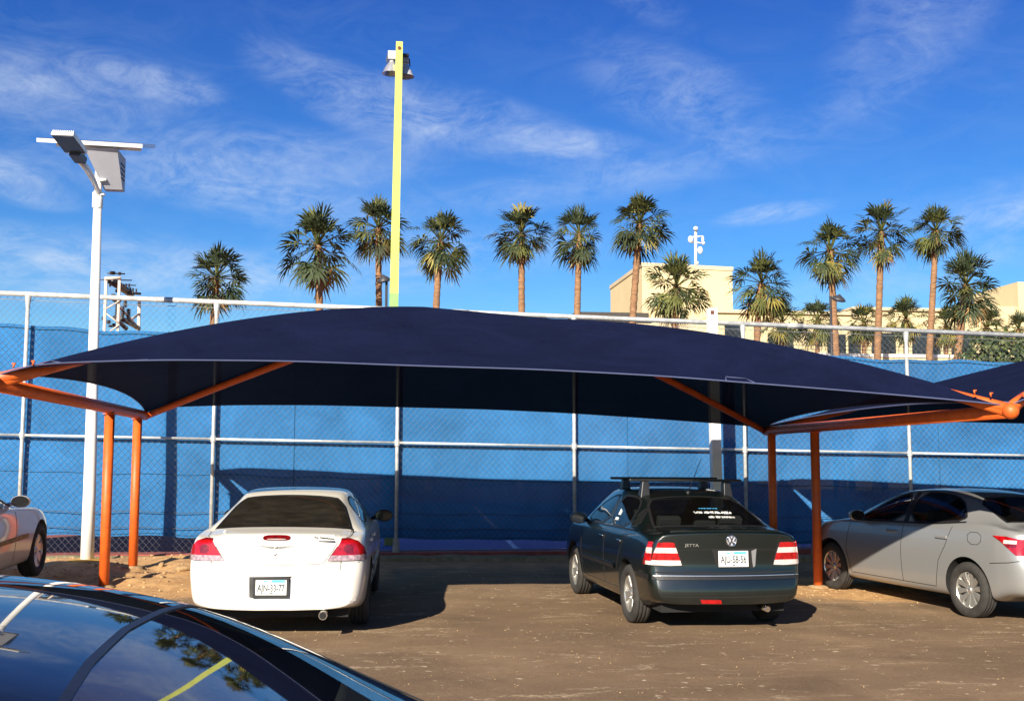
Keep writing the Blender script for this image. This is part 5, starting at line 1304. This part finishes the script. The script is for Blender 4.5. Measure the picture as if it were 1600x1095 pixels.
p, n_ = C_.hit('B', 0, .80); C_.number_plate(0, .80, .31, .155, 'AJ', R(3), p.x-.02) if False else None

C_.interior(2.2, 1.28, .45, 1.02)

# ---- pearl white car at the left edge
spD = dict(L=4.95, axles=(1.12, 4.02), tr=.335, paint='paint_pearl', crown=.05, fbow=.30, knots=[.7, 1.5],
  W=pch([(0,.76),(.1,.84),(.4,.895),(1.2,.915),(3.8,.915),(4.4,.89),(4.75,.76),(4.95,.55)]),
  bot=pch([(0,.28),(.6,.22),(4.2,.20),(4.95,.25)]),
  belt=pch([(0,.93),(.7,.97),(1.5,.97),(3.2,.94),(3.9,.90),(4.4,.80),(4.75,.64),(4.95,.45)]),
  top=pch([(0,.97),(.6,1.03),(.75,1.06),(1.5,1.34),(1.8,1.40),(2.2,1.42),(2.5,1.38),(2.8,1.26),(3.35,1.0),(4.0,.93),(4.5,.82),(4.8,.66),(4.95,.48)]),
  wr=pch([(0,.66),(.6,.70),(1.5,.58),(2.2,.60),(2.5,.57),(3.35,.68),(4.4,.64),(4.95,.42)]),
  rear=pch([(.2,.05),(.5,0),(.75,.05),(1.4,.1)]), front=pch([(.2,.05),(.4,0),(.6,.03),(.9,.3),(1.4,.3)]))
D_ = Car('white_car', 'pearl white car showing only its right front fender and mirror at the left edge', -5.20, 11.80, R(1.0), spD)
D_.root.location.z += 0.06
D_.win('windshield', 'T', [(2.48,-.54),(3.1,-.64),(3.26,-.3),(3.3,0),(3.26,.3),(3.1,.64),(2.48,.54),(2.42,0)], 'midglass')
D_.win('rear_window', 'T', [(.72,-.66),(1.48,-.55),(1.5,0),(1.48,.55),(.72,.66),(.68,0)], 'midglass')
for sd_ in 'LR':
    D_.win('side_window', sd_, chaikin([(1.85,1.0),(1.85,1.33),(2.15,1.33),(2.55,1.17),(2.92,.985)], 1), 'midglass')
    D_.win('side_window', sd_, chaikin([(1.0,1.03),(1.25,1.22),(1.5,1.32),(1.77,1.33),(1.77,1.0)], 1), 'midglass')
    D_.line(sd_, [(1.0,.58),(3.45,.585)], .05, 'rock', 'side_moulding', .012)
    D_.line(sd_, [(2.40,1.24),(2.98,.985)], .035, 'black', 'window_seal', .010)
    gap = MB(); D_.line(sd_, [(2.98,.32),(3.02,.96)], .006, 'black', into=gap); D_.line(sd_, [(1.81,.32),(1.81,.97)], .006, 'black', into=gap); D_.line(sd_, [(4.42,.52),(4.62,.50),(4.85,.48)], .006, 'black', into=gap); gap.build('door_gap', 'blackmatte', D_.root)
    D_.mirror(2.93, 1 if sd_ == 'L' else -1, 1.045, 'paint_pearl', .15)
    b = MB(); p, n_ = D_.hit(sd_, 2.0, .85); b.box((p.x-.09, p.y-.02, p.z-.018), (p.x+.09, p.y+.02, p.z+.018)); b.build('door_handle', 'paint_pearl', D_.root, bevel=.008)
    D_.patch('headlight', sd_, [(4.50,.66),(4.72,.62),(4.80,.54),(4.62,.54),(4.50,.58)], 'lampclear', .012, .05)
for ax in spD['axles']:
    for sg in (1, -1): D_.wheel(ax, sg, 'cover')

D_.interior(1.9, 1.2, .7, .95)

# ---- navy car in the foreground: roof and rear glass close to the camera
spE = dict(L=4.6, axles=(1.0, 3.65), tr=.32, paint='paint_navy', crown=.045, rbow=.14, knots=[.5, .6, 1.4],
  W=pch([(0,.78),(.1,.86),(.4,.90),(1.2,.915),(3.6,.915),(4.2,.86),(4.6,.55)]),
  bot=pch([(0,.28),(.6,.2),(4.0,.19),(4.6,.25)]),
  belt=pch([(0,.93),(.5,.97),(1.5,.96),(3.3,.92),(4.0,.82),(4.6,.5)]),
  top=pch([(0,.97),(.35,1.0),(.55,1.01),(.9,1.145),(1.4,1.365),(1.8,1.435),(2.3,1.46),(2.8,1.43),(3.0,1.37),(3.7,1.0),(4.2,.88),(4.6,.52)]),
  wr=pch([(0,.70),(.5,.73),(.9,.705),(1.4,.665),(2.3,.67),(2.9,.62),(3.7,.66),(4.6,.42)]),
  rear=pch([(.2,.05),(.5,0),(.75,.05),(1.4,.1)]), front=pch([(.2,.05),(.4,0),(.6,.03),(.9,.2),(1.4,.2)]))
E_ = Car('navy_car', 'dark blue car in the foreground, its glossy roof and rear glass mirroring the sky', 1.02, 2.07, R(-90), spE, z=-0.02)
E_.win('rear_window', 'T', [(.62,-.66),(1.36,-.632),(1.395,-.615),(1.42,-.3),(1.43,0),(1.42,.3),(1.395,.615),(1.36,.632),(.62,.66),(.58,0)], 'clearglass', seal=.014)
for sg in (1, -1):
    pass
    E_.line('T', [(.50, sg*.725),(.9, sg*.705),(1.4, sg*.664),(1.8,sg*.664)], .012, 'chrome', 'trim_strip', .008)
E_.win('windshield', 'T', [(2.95,-.54),(3.6,-.62),(3.68,0),(3.6,.62),(2.95,.54),(2.92,0)], 'midglass')
for sd_ in 'LR':
    E_.win('side_window', sd_, chaikin([(2.12,1.0),(2.12,1.33),(2.55,1.32),(3.0,1.15),(3.3,.97)], 1), 'midglass')
    E_.win('side_window', sd_, chaikin([(1.15,1.02),(1.4,1.2),(1.7,1.32),(2.05,1.33),(2.05,1.0)], 1), 'midglass')
    gap = MB(); E_.line(sd_, [(2.08,.33),(2.08,.97)], .006, 'black', into=gap); E_.line(sd_, [(3.2,.32),(3.25,.94)], .006, 'black', into=gap); gap.build('door_gap', 'blackmatte', E_.root)
    E_.mirror(3.1, 1 if sd_ == 'L' else -1, 1.03, 'paint_navy', .14)
for sg in (1, -1): E_.patch('tail_light', 'B', [(sg*.5,.9),(sg*.78,.9),(sg*.80,.72),(sg*.5,.72)], 'lampred', .012, .06)
for ax in spE['axles']:
    for sg in (1, -1): E_.wheel(ax, sg, 'five')
E_.interior(2.15, 1.30, .55, .95, top=1.02, shelfmat='conc')
E_.patch('roof_panel', 'T', [(1.401,-.612),(1.425,-.3),(1.435,0),(1.425,.3),(1.401,.612),(1.5,.618),(2.2,.615),(2.80,.575),(2.86,.54),(2.90,0),(2.86,-.54),(2.80,-.575),(2.2,-.615),(1.5,-.618)], 'glass', .003, .05)
